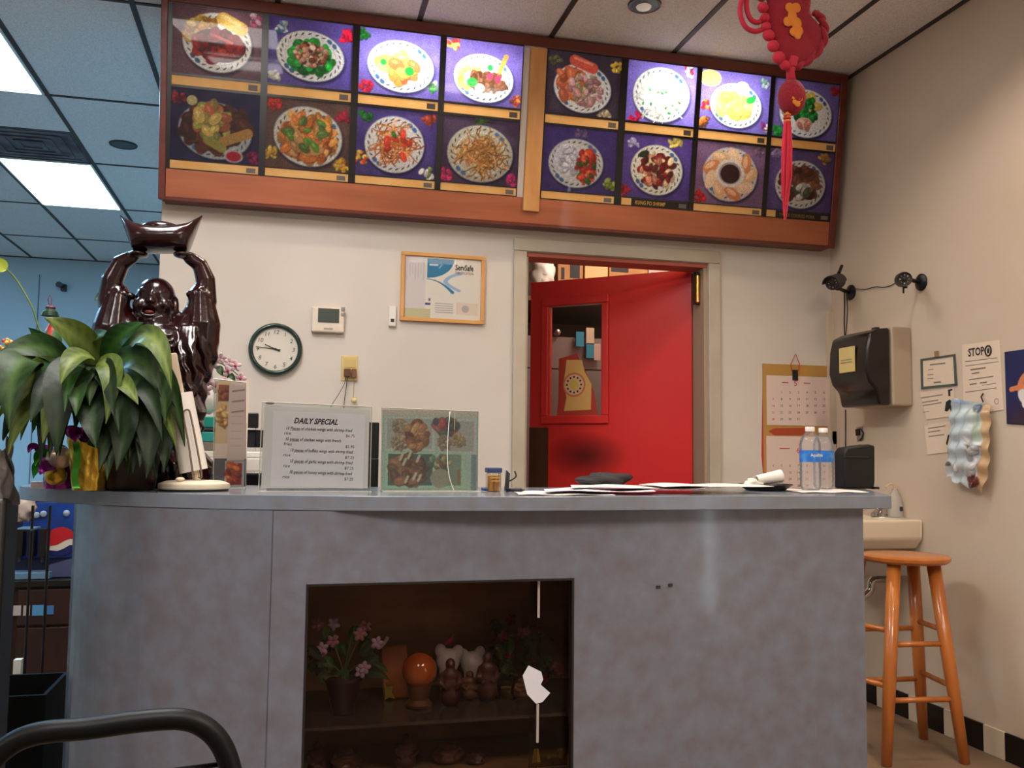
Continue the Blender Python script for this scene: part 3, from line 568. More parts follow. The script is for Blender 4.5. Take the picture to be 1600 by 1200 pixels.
# ================================================================ COUNTER
ZT = EYE-.11; TH = .037
m_lam = mat('laminate_blue_grey', S(113, 118, 132), .26, noise=(17, S(106, 104, 111), 7, .34, .68), spec=.5, coat=.25)
m_lamt = mat('laminate_top', S(120, 128, 142), .2, noise=(18, S(116, 119, 126), 6, .35, .65))
ct = thing('service_counter', 'grey mottled laminate service counter with rounded left end and showcase', 'counter', (.5, 2.6, 0))
front = [(1.69, 2.27), (.6, 2.245), (.3, 2.265), (.02, 2.32), (-.2, 2.40), (-.38, 2.50), (-.53, 2.63), (-.645, 2.745), (-.725, 2.87), (-.745, 2.99), (-.71, 3.08), (-.60, 3.12)]
top = front+[(-.35, 3.12), (.1, 2.86), (1.97, 2.80)]
fs = [Vector((x, y, 0)) for x, y in front]; fsp = spline(fs[1:], 4)
top2 = [front[0]]+[(p.x, p.y) for p in fsp]+top[len(front):]
MB().prism(top2, ZT-TH, ZT).obj('countertop', m_lamt, ct, bevel=.002)
body = [(1.62, 2.305), (.755, 2.295), (.755, 2.295), (.045, 2.305), (-.02, 2.325), (-.15, 2.375), (-.29, 2.44), (-.415, 2.53), (-.505, 2.64), (-.555, 2.75), (-.572, 2.88), (-.54, 3.0)]
def strip(a, b_, z0, z1, t=.018):
    a, b_ = Vector((*a, 0)), Vector((*b_, 0)); d = (b_-a).normalized(); n = Vector((-d.y, d.x, 0))
    if n.y < 0: n = -n
    return [a+Vector((0, 0, z0)), b_+Vector((0, 0, z0)), b_+n*t+Vector((0, 0, z0)), a+n*t+Vector((0, 0, z0))], Vector((0, 0, z1-z0))
WX0, WX1 = RY(476, 1000, 2.30).x, RY(897, 1000, 2.30).x; WZ1 = RY(690, 908, 2.30).z; WZ0 = .34
zb = ZT-TH-.001
fp = MB(); fp.poly(*strip((1.62, 2.305), (WX1, 2.30), 0, zb)); fp.poly(*strip((WX1, 2.30), (WX0, 2.30), WZ1, zb)); fp.poly(*strip((WX1, 2.30), (WX0, 2.30), 0, WZ0)); fp.poly(*strip((WX0, 2.30), (-.018, 2.312), 0, zb))
fp.obj('front_panel', m_lam, ct)
cv = MB(); cpts = spline([Vector((x, y, 0)) for x, y in [(-.022, 2.314), (-.15, 2.365)]+body[6:]], 3)
n_ = len(cpts); outer = [(p.x, p.y) for p in cpts]; inner = [(p.x+.02, p.y+.012) for p in cpts][::-1]
cv.prism(outer+inner, 0, zb).obj('curved_end_panel', m_lam, ct)
MB().poly(*strip((1.62, 2.323), (1.82, 2.72), 0, zb)).obj('side_panel', m_lam, ct)
MB().bb(-.45, 1.8, 2.74, 2.76, 0, zb).obj('rear_panel', m_lam, ct)
rim = MB(); ys = 2.294
m_rim = mat('showcase_rim', S(30, 24, 24), .4)
for a, b_, c_, d_ in ((WX0, WX1, WZ1-.006, WZ1), (WX0, WX1, WZ0, WZ0+.006), (WX0, WX0+.006, WZ0+.006, WZ1-.006), (WX1-.006, WX1, WZ0+.006, WZ1-.006)): rim.bb(a, b_, 2.30, 2.322, c_, d_)
rim.obj('showcase_rim', m_rim, ct)
m_cab = mat('showcase_wood', S(160, 124, 92), .5, noise=(3, S(130, 94, 66), 5, .3, .7, (1, 1, 6)))
cb = MB(); cb.bb(WX0-.12, WX1+.12, 2.70, 2.73, .3, .9).bb(WX0-.13, WX0-.12, 2.34, 2.70, .3, .9).bb(WX1+.12, WX1+.13, 2.34, 2.70, .3, .9).bb(WX0-.12, WX1+.12, 2.34, 2.70, .3, .32).bb(WX0-.12, WX1+.12, 2.34, 2.70, .88, .9); cb.obj('showcase_box', m_cab, ct)
SHZ = RY(690, 1112, 2.42).z
MB().bb(WX0-.119, WX1+.119, 2.345, 2.70, SHZ-.008, SHZ).obj('glass_shelf', mat('shelf_glass_dark', S(70, 62, 54), .2, spec=.6), ct)
m_sg = glass_mat('showcase_glass', (.80, .75, .72), .2, .1)
gx = RY(840, 1000, 2.33).x
MB().bb(WX0+.006, gx, 2.326, 2.330, WZ0+.006, WZ1-.006).obj('sliding_glass', m_sg, ct); MB().bb(gx-.02, WX1-.006, 2.334, 2.338, WZ0+.006, WZ1-.006).obj('sliding_glass', m_sg, ct)
e_ = MB(); za, zb_ = RY(838, 965, 2.325).z, RY(838, 1100, 2.325).z; e_.bb(gx-.003, gx+.003, 2.322, 2.326, za, WZ1-.008).bb(gx-.003, gx+.003, 2.322, 2.326, RY(838, 1160, 2.325).z, zb_); e_.obj('glass_edge_strip', mat('edge_strip', S(170, 160, 155), .4), ct)
sx_ = RY(423, 900, 2.31).x
# torn paper taped to the glass
def q2(px, py): p = RY(px, py, 2.318); return (p.x, 2.3195, p.z)
MB().poly([q2(*q) for q in ((826, 1040), (846, 1050), (849, 1062), (845, 1070), (860, 1083), (848, 1097), (838, 1100), (824, 1085), (817, 1056))], (0, .0012, 0)).obj('paper_scrap', mat('scrap_white', S(214, 214, 222), .8), label='torn white paper scrap taped to the showcase glass', cat='paper')
lmk = MB()
for x_, y_ in ((1028, 917), (1047, 914)):
    p = RY(x_, y_, 2.302); lmk.bb(p.x-.006, p.x+.006, 2.2985, 2.301, p.z-.004, p.z+.004)
lmk.obj('scratch_marks', m_ink, ct)
# ================================================================ ON THE BACK WALL
YW = YB-.001
def wb(px0, px1, py0, py1, y0, y1, mb=None):   # box on a y-plane from a pixel rectangle (its mean extent)
    a = RY(px0, (py0+py1)/2, y0); b = RY(px1, (py0+py1)/2, y0); c = RY((px0+px1)/2, py0, y0); d = RY((px0+px1)/2, py1, y0)
    mb = mb or MB(); return mb.bb(a.x, b.x, y0, y1, d.z, c.z)
# clock
cc = RY(430.5, 545.5, YB-.02); R_ = .116
m_grn = mat('clock_green', S(16, 48, 38), .25, coat=.4)
ck = thing('wall_clock', 'round wall clock with dark green rim showing quarter to ten', 'clock', (cc.x, YB-.02, cc.z-R_))
MB().lathe([(R_*.99, 0), (R_, .012), (R_*.97, .028), (R_*.89, .034), (R_*.83, .026), (R_*.815, .014)], (cc.x, YW, cc.z), 48, (0, -1, 0), cap=False).obj('rim', m_grn, ck, smooth='all', open_=True)
MB().lathe([(R_*.99, .0), (R_*.84, .015)], (cc.x, YW, cc.z), 40, (0, -1, 0)).obj('dial', mat('dial_cream', S(214, 208, 194), .6), ck)
for k in range(1, 13):
    a_ = PI/2-2*PI*k/12; text(str(k), 'numeral', m_ink, (cc.x+math.cos(a_)*R_*.66, YB-.0175, cc.z+math.sin(a_)*R_*.66-.009), EX, dZ, .026, ck, align='CENTER', shear=.15)
def hand(an, L, w_, n, y_):
    d = Vector((math.sin(an), 0, math.cos(an))); s_ = Vector((d.z, 0, -d.x)); c = Vector((cc.x, y_, cc.z))
    MB().poly([c-d*.022-s_*w_*.6, c-d*.022+s_*w_*.6, c+d*L+s_*w_*.35, c+d*L-s_*w_*.35], (0, .001, 0)).obj(n, m_black, ck)
hand(2*PI*(46/60), .085, .003, 'minute_hand', YB-.020); hand(2*PI*(9.77/12), .05, .005, 'hour_hand', YB-.0185)
MB().lathe([(.005, 0), (.005, .004)], (cc.x, YB-.019, cc.z), 12, (0, -1, 0)).obj('hand_pin', m_black, ck)
# thermostat
th = thing('thermostat', 'beige thermostat with dark screen above the wall outlet', 'thermostat', RY(512, 521, YB))
wb(487, 538, 480, 519, YB-.032, YW).obj('housing', mat('thermostat_shell', S(222, 208, 190), .5), th, bevel=.006)
wb(497, 530, 482, 504, YB-.0345, YB-.033).obj('screen', mat('lcd', S(70, 78, 70), .25), th)
wb(533, 539, 480, 486, YB-.036, YB-.032).obj('button', m_chrome, th); wb(533, 539, 489, 494, YB-.036, YB-.032).obj('button', m_chrome, th)
wb(506, 520, 512, 515, YB-.034, YB-.0325).obj('maker_plate', mat('greyplate', S(170, 160, 150), .5), th)
# small remote holder
rm = thing('remote_control', 'small white remote in a wall holder beside the framed certificate', 'remote', RY(613, 510, YB))
wb(607.5, 619, 478, 510, YB-.018, YW).obj('shell', m_white, rm, bevel=.004, smooth=True); wb(610.5, 616, 498, 503, YB-.020, YB-.0185).obj('button', m_dark, rm)
# outlet plate with plugs and cords
m_bg = mat('beige_plate', S(214, 188, 126), .5); ol = thing('wall_outlet', 'yellowed beige outlet plate with plugs and hanging cords', 'outlet', RY(546, 596, YB))
wb(533, 559, 556, 595, YB-.006, YW).obj('cover_plate', m_bg, ol, bevel=.002); wb(537, 556, 560, 574, YB-.009, YB-.0065).obj('upper_socket', mat('beige_socket', S(204, 178, 112), .5), ol)
wb(538, 548, 576, 588, YB-.03, YB-.0065).obj('plug', mat('brown_plug', S(92, 58, 38), .5), ol, bevel=.002); wb(550, 557, 576, 590, YB-.03, YB-.0065).obj('plug', mat('brown_plug_b', S(120, 80, 56), .5), ol, bevel=.002)
def cord(pts, r, m, par, n='cord', **k): return MB().tube(spline(pts, 5), r, 6).obj(n, m, par, smooth='all', **k)
yc = YB-.028
cord([RY(541, 588, yc), RY(538, 600, yc), RY(528, 618, yc), RY(515, 640, yc), RY(505, 680, yc)], .0016, m_wire, ol)
cord([RY(543, 588, yc), RY(541, 605, yc), RY(537, 640, yc), RY(536, 690, yc)], .002, m_wire, ol)
cord([RY(553, 590, yc), RY(553, 606, yc), RY(552, 622, yc)], .0014, mat('cord_tan', S(150, 130, 100), .6), ol)
p = RY(553, 626, yc); MB().ell(p, (.014, .01, .012)).obj('cord_knob', m_bg, ol, smooth='all')
# framed certificate (hangs slightly askew)
C = [RY(*q, YB-.02) for q in ((628, 391), (760, 402), (755, 506), (625, 501))]
m_oak = mat('oak_frame', S(216, 160, 92), .45, noise=(4, S(198, 140, 74), 5))
oc = (C[0]+C[1]+C[2]+C[3])/4; fx = (C[1]-C[0]+C[2]-C[3]).normalized(); fz = Vector((-fx.z, 0, fx.x)); hw = ((C[1]-C[0]).length+(C[2]-C[3]).length)/4; hh = ((C[0]-C[3]).length+(C[1]-C[2]).length)/4
ce = thing('framed_certificate', 'oak framed certificate hanging left of the doorway', 'picture frame', oc-fz*hh)
YV = Vector((0, 1, 0))
for a, b_, c_, d_ in ((-hw, hw, hh-.017, hh), (-hw, hw, -hh, -hh+.017), (-hw, -hw+.017, -hh+.0172, hh-.0172), (hw-.017, hw, -hh+.0172, hh-.0172)):
    MB().fbox(oc, fx, YV, fz, a, b_, 0, .019, c_, d_).obj('frame_rail', m_oak, ce, bevel=.002)
pw, ph = 2*hw-.034, 2*hh-.034; pc = Pic(pw, ph, 170, (226, 218, 208), 3); w_ = pw/ph
pc.rect(0, w_*.27, 0, 1, (212, 204, 206)); pc.rect(0, w_*.34, 0, .15, (196, 188, 150)); pc.rect(.0, w_*.27, .16, 1, (214, 206, 206), .6)
for q in range(7): pc.rect(.03+q*.045, .045+q*.045, .62+.04*(q % 3), .93-.05*(q % 2), (176, 170, 180), .5)
m_ = (np.hypot((pc.X-.36)/.44, (pc.Y-.98)/.32) < 1) & (pc.X > .36) & (pc.Y < .98); pc.put(m_.astype(float), (40, 124, 164))
pc.rect(.40, .54, .86, .89, (200, 214, 226)); pc.seg(.56, .92, .60, .88, .012, (120, 170, 200)); pc.seg(.60, .88, .56, .83, .012, (120, 170, 200))
for q in range(40): t = q/39; pc.seg(.36+.42*t, .64-.20*t*t, .37+.42*t, .64-.2*t*t, .004+.018*t*t, (40, 118, 160))
for q in range(60):
    t = q/59; an = PI*.55+1.0*PI*t*.62; x_ = 1.0+.30*math.cos(an)+(.16 if t > .5 else 0)*(t-.5)*2; pc.ell(.95+.30*math.cos(an*1.)+.5*max(0, t-.6), .60+.15*math.sin(an)-.05*t, .03, .02, (150, 180, 214), 0, .8)
for q in range(5): pc.rect(.5, .80, .10+.035*q, .115+.035*q, (170, 166, 170), .8)
pc.rect(.85, w_*.97, .08, .28, (222, 204, 190)); pc.ell(1.0, .18, .06, .06, (180, 170, 168)); pc.rect(.39, .43, .28, .33, (110, 110, 130)); pc.rect(.34, .43, .215, .25, (50, 70, 130))
po = oc-fx*pw/2-fz*ph/2+YV*.012; sh_ = pc.mesh('certificate_sheet', m_print, po, fx, fz, ce)
text('ServSafe', 'lettering', m_ink, po+fx*.235+fz*.232-YV*.001, fx, fz, .038, ce, fit=.085, bold=.02); text('CERTIFICATION', 'lettering', mat('grey_ink', S(110, 104, 108), .7), po+fx*.235+fz*.213-YV*.001, fx, fz, .018, ce, fit=.086)
wall_glass = MB().fbox(po, fx, YV, fz, 0, pw, -.004, -.0028, 0, ph).obj('glass_sheet', glass_mat('frame_glass', (.97, .97, .96), .1, .02), ce)
# calendar with red cord
m_gold = mat('calendar_gold', S(186, 142, 74), .45); m_pg = mat('calendar_page', S(222, 200, 190), .7); m_ri = mat('red_ink', S(196, 50, 60), .6)
ca = thing('wall_calendar', 'two-month paper calendar on gold card hanging by a red cord beside the door', 'calendar', RY(1245, 770, YB))
yk = YB-.006
wb(1193, 1300, 570, 790, yk, YW).obj('backing_card', m_gold, ca); wb(1198, 1300, 588, 665, yk-.003, yk-.0005).obj('month_page', m_pg, ca); wb(1198, 1300, 682, 788, yk-.003, yk-.0005).obj('month_page', m_pg, ca)
r_ = MB(); pts = [RY(1195, 700, yk), RY(1190, 712, yk), RY(1193, 755, yk), RY(1197, 770, yk)]; MB().poly([RY(1192, 590, yk+.003), RY(1193.5, 590, yk+.003), RY(1195, 770, yk+.003), RY(1190, 712, yk+.003)], (0, .001, 0)).obj('red_edge', m_ri, ca)
MB().poly([RY(1201, 674, yk-.002), RY(1210, 669, yk-.002), RY(1262, 668, yk-.002), RY(1270, 674, yk-.002), RY(1262, 680, yk-.002), RY(1210, 680, yk-.002)], (0, .001, 0)).obj('red_scroll', mat('scroll_red', S(170, 72, 40), .6), ca)
yt = yk-.0038
for k, nrow in ((0, (1, 31, 612)), (1, (4, 30, 716))):
    start, last, py0 = nrow; p0_ = RY(1206, py0, yt)
    for dnum in range(1, last+1):
        cell = dnum-1+start; rr, co = divmod(cell, 7); px_ = 1208+co*13.2; py_ = py0+rr*10.4
        if px_ > 1298 or (k == 1 and py_ > 762): continue
        p = RY(px_, py_+3, yt); text(str(dnum), 'date', m_ri if co == 0 else m_ink, p, EX, dZ, .017, ca, align='CENTER')
text('5', 'month_number', m_ri, RY(1243, 603, yt), EX, dZ, .04, ca, align='CENTER'); text('6', 'month_number', m_ri, RY(1247, 708, yt), EX, dZ, .04, ca, align='CENTER')
for px0, px1, py in ((1222, 1232, 597), (1256, 1266, 598), (1218, 1234, 700)): wb(px0, px1, py, py+1.4, yt, yt+.0006).obj('printed_line', m_ri, ca)
MB().tube([RY(1237, 580, yk-.004), RY(1236, 568, yk-.004), RY(1243, 553, YB-.006), RY(1249, 568, yk-.004), RY(1248, 580, yk-.004)], .0022, 6).obj('red_cord', m_ri, ca)
wb(1239, 1247, 578, 594, yk-.010, yk-.0045).obj('clip', m_dark, ca)
# small black box in the corner
bx_ = thing('wall_box', 'small black box on the back wall in the corner behind the bottles', 'switch box', RY(1306, 696, YB)); wb(1300, 1312, 673, 695, YB-.03, YB-.003).obj('case', m_black, bx_, bevel=.003); MB().ell(RY(1307, 697, YB-.02), (.014, .014, .02)).obj('lower_knob', mat('dusty_brown', S(110, 90, 70), .7), bx_, smooth='all')
# ================================================================ ON THE RIGHT WALL
XW = XR-.001
def wr(pts, x0, x1, mb=None):
    mb = mb or MB(); return mb.poly([RX(*q, x0) for q in pts], (x1-x0, 0, 0))
# paper towel dispenser
m_gb = mat('dispenser_grey', S(168, 152, 130), .45); m_cov = mat('smoke_cover', S(30, 24, 22), .22)
dp_ = thing('towel_dispenser', 'black and grey paper towel dispenser with a yellow note on the right wall', 'dispenser', (XR, 3.66, 1.386))
zt0, zb0 = 1.742, 1.386; yn, yf = 3.503, 3.80
MB().bb(2.625, XW, yn, yf, zb0, zt0).obj('body', m_gb, dp_, bevel=.01, bseg=3)
prof = [(2.62, zt0-.004), (2.56, zt0-.012), (2.515, zt0-.035), (2.50, zt0-.10), (2.495, zt0-.20), (2.51, zt0-.25), (2.545, zb0+.07), (2.56, zb0+.002), (2.62, zb0+.002)]
MB().poly([(x, yn+.004, z) for x, z in prof], (0, yf-yn-.008, 0)).obj('cover', m_cov, dp_, bevel=.012, bseg=3, smooth=True)
MB().bb(2.628, 2.65, 3.62, 3.65, zt0+.0005, zt0+.012).obj('latch', m_dark, dp_)
p0 = Vector((2.492, 3.60, zt0-.07)); nt_ = thing('sticky_note', 'yellow sticky note on the black towel dispenser', 'note', (2.49, 3.64, zt0-.19))
MB().bb(2.486, 2.4935, 3.585, 3.695, zt0-.20, zt0-.085).obj('note_sheet', mat('note_yellow', S(218, 196, 128), .8), nt_)
for k in range(2): MB().bb(2.485, 2.4858, 3.60, 3.68, zt0-.145-.012*k, zt0-.141-.012*k).obj('handwriting', mat('pencil_grey', S(150, 136, 100), .8), nt_)
# cameras
def camera(lab, base, body_c, axis, L, r, visor):
    t = thing('security_camera', lab, 'camera', base, 'bullet cameras on the right wall')
    MB().lathe([(.038, 0), (.038, .006), (.026, .014), (.014, .018)], base, 24, (-1, 0, 0)).obj('mount', m_black, t, smooth=True)
    ax = Vector(axis).normalized(); j = Vector(base)+Vector((-.018, 0, 0)); k = Vector((body_c[0]+.01, body_c[1], body_c[2]-r*1.15))
    MB().tube([j, Vector((k.x, k.y, j.z)), k], .0095, 10).obj('arm', m_black, t, smooth=True)
    q = Vector(body_c)-ax*L*.5
    MB().lathe([(r*.7, 0), (r*.95, .008), (r, .02), (r, L-.01), (r*.96, L), (r*.80, L-.004), (r*.78, L-.008)], q, 24, ax).obj('barrel', m_dark, t, smooth=True)
    MB().lathe([(r*.77, 0), (r*.77, .002)], q+ax*(L-.010), 24, ax).obj('lens_plate', mat('lens_plate', S(120, 104, 90), .3, .4), t)
    MB().lathe([(r*.32, 0), (r*.3, .006), (r*.1, .008)], q+ax*(L-.008), 16, ax).obj('lens', m_black, t, smooth=True)
    sd = ax.cross(dZ).normalized(); up = sd.cross(ax)
    for n in range(8):
        an = 2*PI*n/8; MB().ell(q+ax*(L-.007)+sd*math.cos(an)*r*.56+up*math.sin(an)*r*.56, r*.09, None, 8, 6).obj('led', m_chrome if n % 3 else m_white, t, smooth='all')
    if visor:
        v = MB(); R2 = r*1.16; pr = [(math.cos(a)*R2, math.sin(a)*R2) for a in [PI*(.0+.1*n) for n in range(11)]]; pr += [(x*.9, y_*.9) for x, y_ in pr[::-1]]
        s0 = q+ax*(.01); v.poly([s0+sd*x+up*y_ for x, y_ in pr], ax*(L+.02)).obj('visor', m_dark, t)
        MB().tube([q+up*R2, q+up*(R2+.008)-ax*.02, q+up*(R2+.03)-ax*.06], .008, 8).obj('visor_slide', m_black, t)
    else: MB().tube([q+ax*L*.6-up*r, q+ax*L*.6-up*(r+.028)], .004, 8).obj('bracket_pin', m_black, t)
b1 = RX(1330, 457, XW); c1 = RY(1306, 441, 3.86); camera('black bullet camera with visor in the corner above the dispenser', b1, c1, (-.75, -.6, -.25), .115, .034, True)
b2 = RX(1440, 441, XW); c2 = RY(1411, 437, 3.37); camera('round-faced black bullet camera, the right one of the two', b2, c2, (-.45, -.85, -.12), .085, .032, False)
cb_ = thing('camera_cable', 'thin dark cable running from the cameras down behind the towel dispenser', 'cable', (XR, 3.9, 1.5))
def wcord(q, x=XW-.004, r=.0022): return MB().tube(spline([RX(px, py, x) for px, py in q], 5), r, 6).obj('cable_run', m_wire, cb_, smooth='all')
wcord([(1335, 451), (1352, 452), (1368, 448), (1380, 449), (1392, 446), (1402, 440)])
wcord([(1319, 452), (1319.5, 480), (1319, 505), (1320, 528)], r=.003); wcord([(1322, 458), (1324, 480), (1323, 505), (1321, 526)])
wcord([(1321, 640), (1321, 700), (1320, 790)], r=.0025)
# notices
m_not = mat('notice_paper', S(224, 206, 184), .8); m_gry = mat('print_grey', S(124, 112, 104), .8)
def sheet(n, lab, pts, lines, cat='notice', dx=.0, m=None, mb_=None):
    t = thing(n, lab, cat, RX(*pts[2], XW)); x0 = XW-.002-dx
    wr(pts, x0, x0+.0016).obj('sheet', m or m_not, t)
    for (a, b_, c_, d_, h_) in lines:
        P_, Q_ = RX(a, b_, x0-.0006), RX(c_, d_, x0-.0006); MB().poly([P_+dZ*h_*.5, Q_+dZ*h_*.5, Q_-dZ*h_*.5, P_-dZ*h_*.5], (.0005, 0, 0)).obj('printed_line', m_gry, t)
    return t, x0
m_fg = mat('frame_greygreen', S(78, 90, 84), .5)
t, x0 = sheet('framed_notice', 'small notice with grey-green border taped left of the white notice', [(1439, 562), (1491, 554), (1494, 602), (1440, 607)], [(1453, 570, 1477, 567.5, .006), (1450, 578, 1458, 577, .003), (1449, 586, 1458, 585, .003), (1449, 592, 1458, 591, .003), (1459, 598, 1470, 597, .007)])
fr_ = [((1438, 561), (1492, 553), (1492, 556), (1438, 564)), ((1439, 604.5), (1495, 599), (1495, 602), (1439, 608)), ((1438, 564), (1441, 563.6), (1442, 604), (1439, 604.5)), ((1489, 556), (1492, 556), (1495, 600), (1491.5, 600.5))]
for q in fr_: MB().poly([RX(*z, x0-.003) for z in q], (.0028, 0, 0)).obj('border_strip', m_fg, t)
wr([(1459.5, 549), (1465.5, 548), (1466, 557), (1460, 558)], x0-.006, x0-.0035).obj('hanger_clip', mat('tan_clip', S(150, 120, 80), .6), t)
t, x0 = sheet('paper_notice', 'tilted white paper notice below the bordered one', [(1437, 613), (1490, 606), (1491, 650), (1448, 655)], [(1439, 622, 1473, 616.5, .004), (1441, 629, 1466, 625, .004), (1442, 634, 1471, 629, .004), (1442, 644, 1452, 643, .002)])
MB().poly([RX(*z, x0-.0008) for z in ((1481, 609), (1488, 607.5), (1488, 610), (1484.5, 611), (1485, 619), (1482, 619))], (.0006, 0, 0)).obj('printed_mark', m_ink, t)
MB().poly([RX(*z, x0-.0008) for z in ((1478, 628), (1484, 624), (1489, 630), (1491, 645), (1487, 647), (1484, 638), (1480, 643), (1476, 642))], (.0006, 0, 0)).obj('printed_figure', m_ink, t)
t, x0 = sheet('paper_notice', 'lower small white paper notice half behind the hanging plastic bag', [(1444, 664), (1486, 658), (1487, 706), (1449, 710)], [(1450, 669.5, 1477, 665.5, .004), (1450, 675.5, 1469, 672.5, .004), (1451, 682, 1475, 679, .004)])
MB().poly([RX(*z, x0-.0008) for z in ((1481, 680), (1484, 678), (1482, 688), (1480, 696), (1478, 693))], (.0006, 0, 0)).obj('printed_figure', m_ink, t)
t, x0 = sheet('stop_notice', 'white paper notice headed STOP with a hand sign', [(1503, 539), (1562, 531), (1568, 640), (1506, 650)], [(1508, 565, 1558, 559, .003), (1508, 572, 1560, 565, .0025), (1516, 578, 1540, 574.5, .006), (1518, 584, 1530, 582, .005), (1514, 593.5, 1552, 588, .004), (1515, 601, 1526, 599, .005), (1531, 598.5, 1542, 597, .005), (1534, 602, 1556, 599, .002), (1508, 613, 1557, 606, .003)])
pS = RX(1513, 557, x0-.001); text('STOP', 'lettering', m_ink, pS, (0, -1, .0), dZ, .045, t, fit=.088, bold=.03)
pc_ = RX(1544, 548, x0-.001); MB().tube([pc_+Vector((0, math.cos(2*PI*k/20)*.016, math.sin(2*PI*k/20)*.020)) for k in range(20)], .0035, 5, closed=True).obj('round_emblem', m_ink, t)
hd = MB(); hd.bb(x0-.0012, x0-.0006, pc_.y-.006, pc_.y+.006, pc_.z-.010, pc_.z+.002)
hd.obj('hand_palm', m_ink, t)
for k in range(4): MB().bb(x0-.0012, x0-.0006, pc_.y-.006+.0032*k, pc_.y-.0038+.0032*k, pc_.z+.002, pc_.z+.009+.002*(k % 3 == 1)).obj('hand_finger', m_ink, t)
p = RX(1557, 627, x0-.001); MB().tube([p+Vector((0, math.cos(2*PI*k/12)*.011, math.sin(2*PI*k/12)*.011)) for k in range(12)], .001, 4, closed=True).obj('seal', m_gry, t)
# hanging clear/blue plastic bag
bg = thing('hanging_bag', 'crumpled pale blue plastic wrapper hanging in front of the notices', 'plastic bag', RX(1510, 770, XW-.03))
pb = Pic(.24, .5, 110, (196, 206, 206), 8); pb.mot(20, 90); wq = .48
pb.ell(.12, .6, .14, .45, (186, 204, 212), 0, .8, .08); pb.rect(.40, .48, 0, 1, (190, 150, 104), .85); pb.rect(.30, .40, .55, .95, (170, 188, 168), .8); pb.ell(.35, .93, .06, .05, (90, 106, 124)); pb.ell(.33, .48, .08, .02, (110, 84, 80), .1); pb.bits(12, .36, .08, .06, .07, [(96, 44, 40), (120, 60, 50)], .01, .03); pb.ell(.03, .16, .03, .03, (100, 90, 84)); pb.bits(10, .25, .3, .2, .25, [(200, 200, 198), (190, 194, 196)], .02, .04); pb.ell(.1, .97, .12, .03, (150, 170, 200), 0, .8)
def bagwarp(P, U_, V_):
    L0, L1 = RX(1489, 622, XW-.03), RX(1480, 745, XW-.05); R0, R1 = RX(1545, 632, XW-.03), RX(1530, 770, XW-.05)
    tl, bl, tr, br = map(np.array, (L0, L1, R0, R1)); V = 1-V_; side = .035*np.sin(V*PI*.9)[..., None]*np.array([0, 1, 0])*(U_[..., None]*-1.1+.2)
    Q = (tl+(bl-tl)*V[..., None])*(1-U_)[..., None]+(tr+(br-tr)*V[..., None])*U_[..., None]+side
    bul = -.025*np.sin(PI*U_)*np.sin(PI*np.clip(V*1.05, 0, 1))-.006*np.sin(U_*23+V*9)-.005*np.sin(V*31+U_*5); Q[..., 0] += bul; Q[..., 2] += .008*np.sin(U_*17)*V; return Q
pb.mesh('wrapper', print_mat('plastic_film', .25, coat=.2), (0, 0, 0), (0, -1, 0), (0, 0, 1), bg, warp=bagwarp)
MB().tube([RX(1536, 628, XW-.03), RX(1533, 620, XW-.02), RX(1536, 615, XW-.006)], .003, 6).obj('tied_corner', m_dark, bg)
# blue poster at the right edge of the picture
po_ = thing('blue_poster', 'dark blue poster with an orange and white shape on the right wall', 'poster', RX(1590, 662, XW))
A_ = RX(1569.5, 550, XW-.004); B_ = RX(1573, 662, XW-.004); pp = Pic(.26, A_.z-B_.z, 120, (28, 34, 84), 5); pp.mot(10, 40); pp.ell(.55, .0, .6, .25, (70, 30, 40), 0, .6, .2)
pp.ell(.46, .50, .26, .22, (206, 124, 78), .4); pp.seg(.10, .47, .3, .5, .035, (214, 130, 86)); pp.ell(.62, .68, .25, .14, (196, 116, 70), .2); pp.ell(.36, .34, .16, .10, (220, 214, 208), -.6); pp.ell(.33, .26, .05, .06, (232, 228, 224)); pp.bits(24, .55, .55, .2, .2, [(222, 150, 100), (186, 96, 60)], .02, .04)
pp.mesh('poster_sheet', m_print, (XW-.004, A_.y, B_.z), (0, -1, 0), (0, 0, 1), po_)
wr([(1569.5, 550), (1700, 532), (1700, 672), (1573, 662)], XW-.0035, XW-.0005).obj('poster_backing', m_dark, po_)
# ring pull / tag above the black box
tg = thing('wall_tag', 'small black and silver tag on the wall above the black leather box', 'tag', RX(1344, 690, XW)); wr([(1338, 668), (1347, 666), (1348, 688), (1339, 690)], XW-.004, XW-.0005).obj('plate', mat('tag_silver', S(140, 128, 116), .4), tg); wr([(1336, 671), (1342, 670), (1342, 680), (1337, 681)], XW-.012, XW-.0045).obj('clip', m_black, tg)
MB().tube([RX(1344, 670, XW-.008), RX(1349, 676, XW-.008), RX(1347, 684, XW-.008), RX(1343, 688, XW-.008)], .004, 6).obj('ring', m_dark, tg)
# ---------------------------------------------------------------- sink
m_por = mat('porcelain', S(222, 206, 182), .25, coat=.3)
sk = thing('wall_sink', 'white wall-hung sink half hidden behind the counter end', 'sink', (2.5, 3.62, .74))
zs0, zs1 = .752, .886
def ring(x0, x1, y0, y1, z): return [(x0, y0, z), (x1, y0, z), (x1, y1, z), (x0, y1, z)]
sb = MB(); rr_ = [ring(2.36, XW, 3.50, 3.80, zs0), ring(2.31, XW, 3.455, 3.86, zs0+.05), ring(2.30, XW, 3.45, 3.87, zs1), ring(2.335, XW-.09, 3.48, 3.84, zs1), ring(2.37, XW-.11, 3.51, 3.81, zs1-.09)]
for r1_ in rr_: sb.v += r1_
for k in range(4):
    for j in range(4): sb.f.append((k*4+j, k*4+(j+1) % 4, k*4+4+(j+1) % 4, k*4+4+j))
sb.f += [(3, 2, 1, 0), (16, 17, 18, 19)]; sb.obj('basin', m_por, sk, bevel=.012, bseg=3, smooth=True)
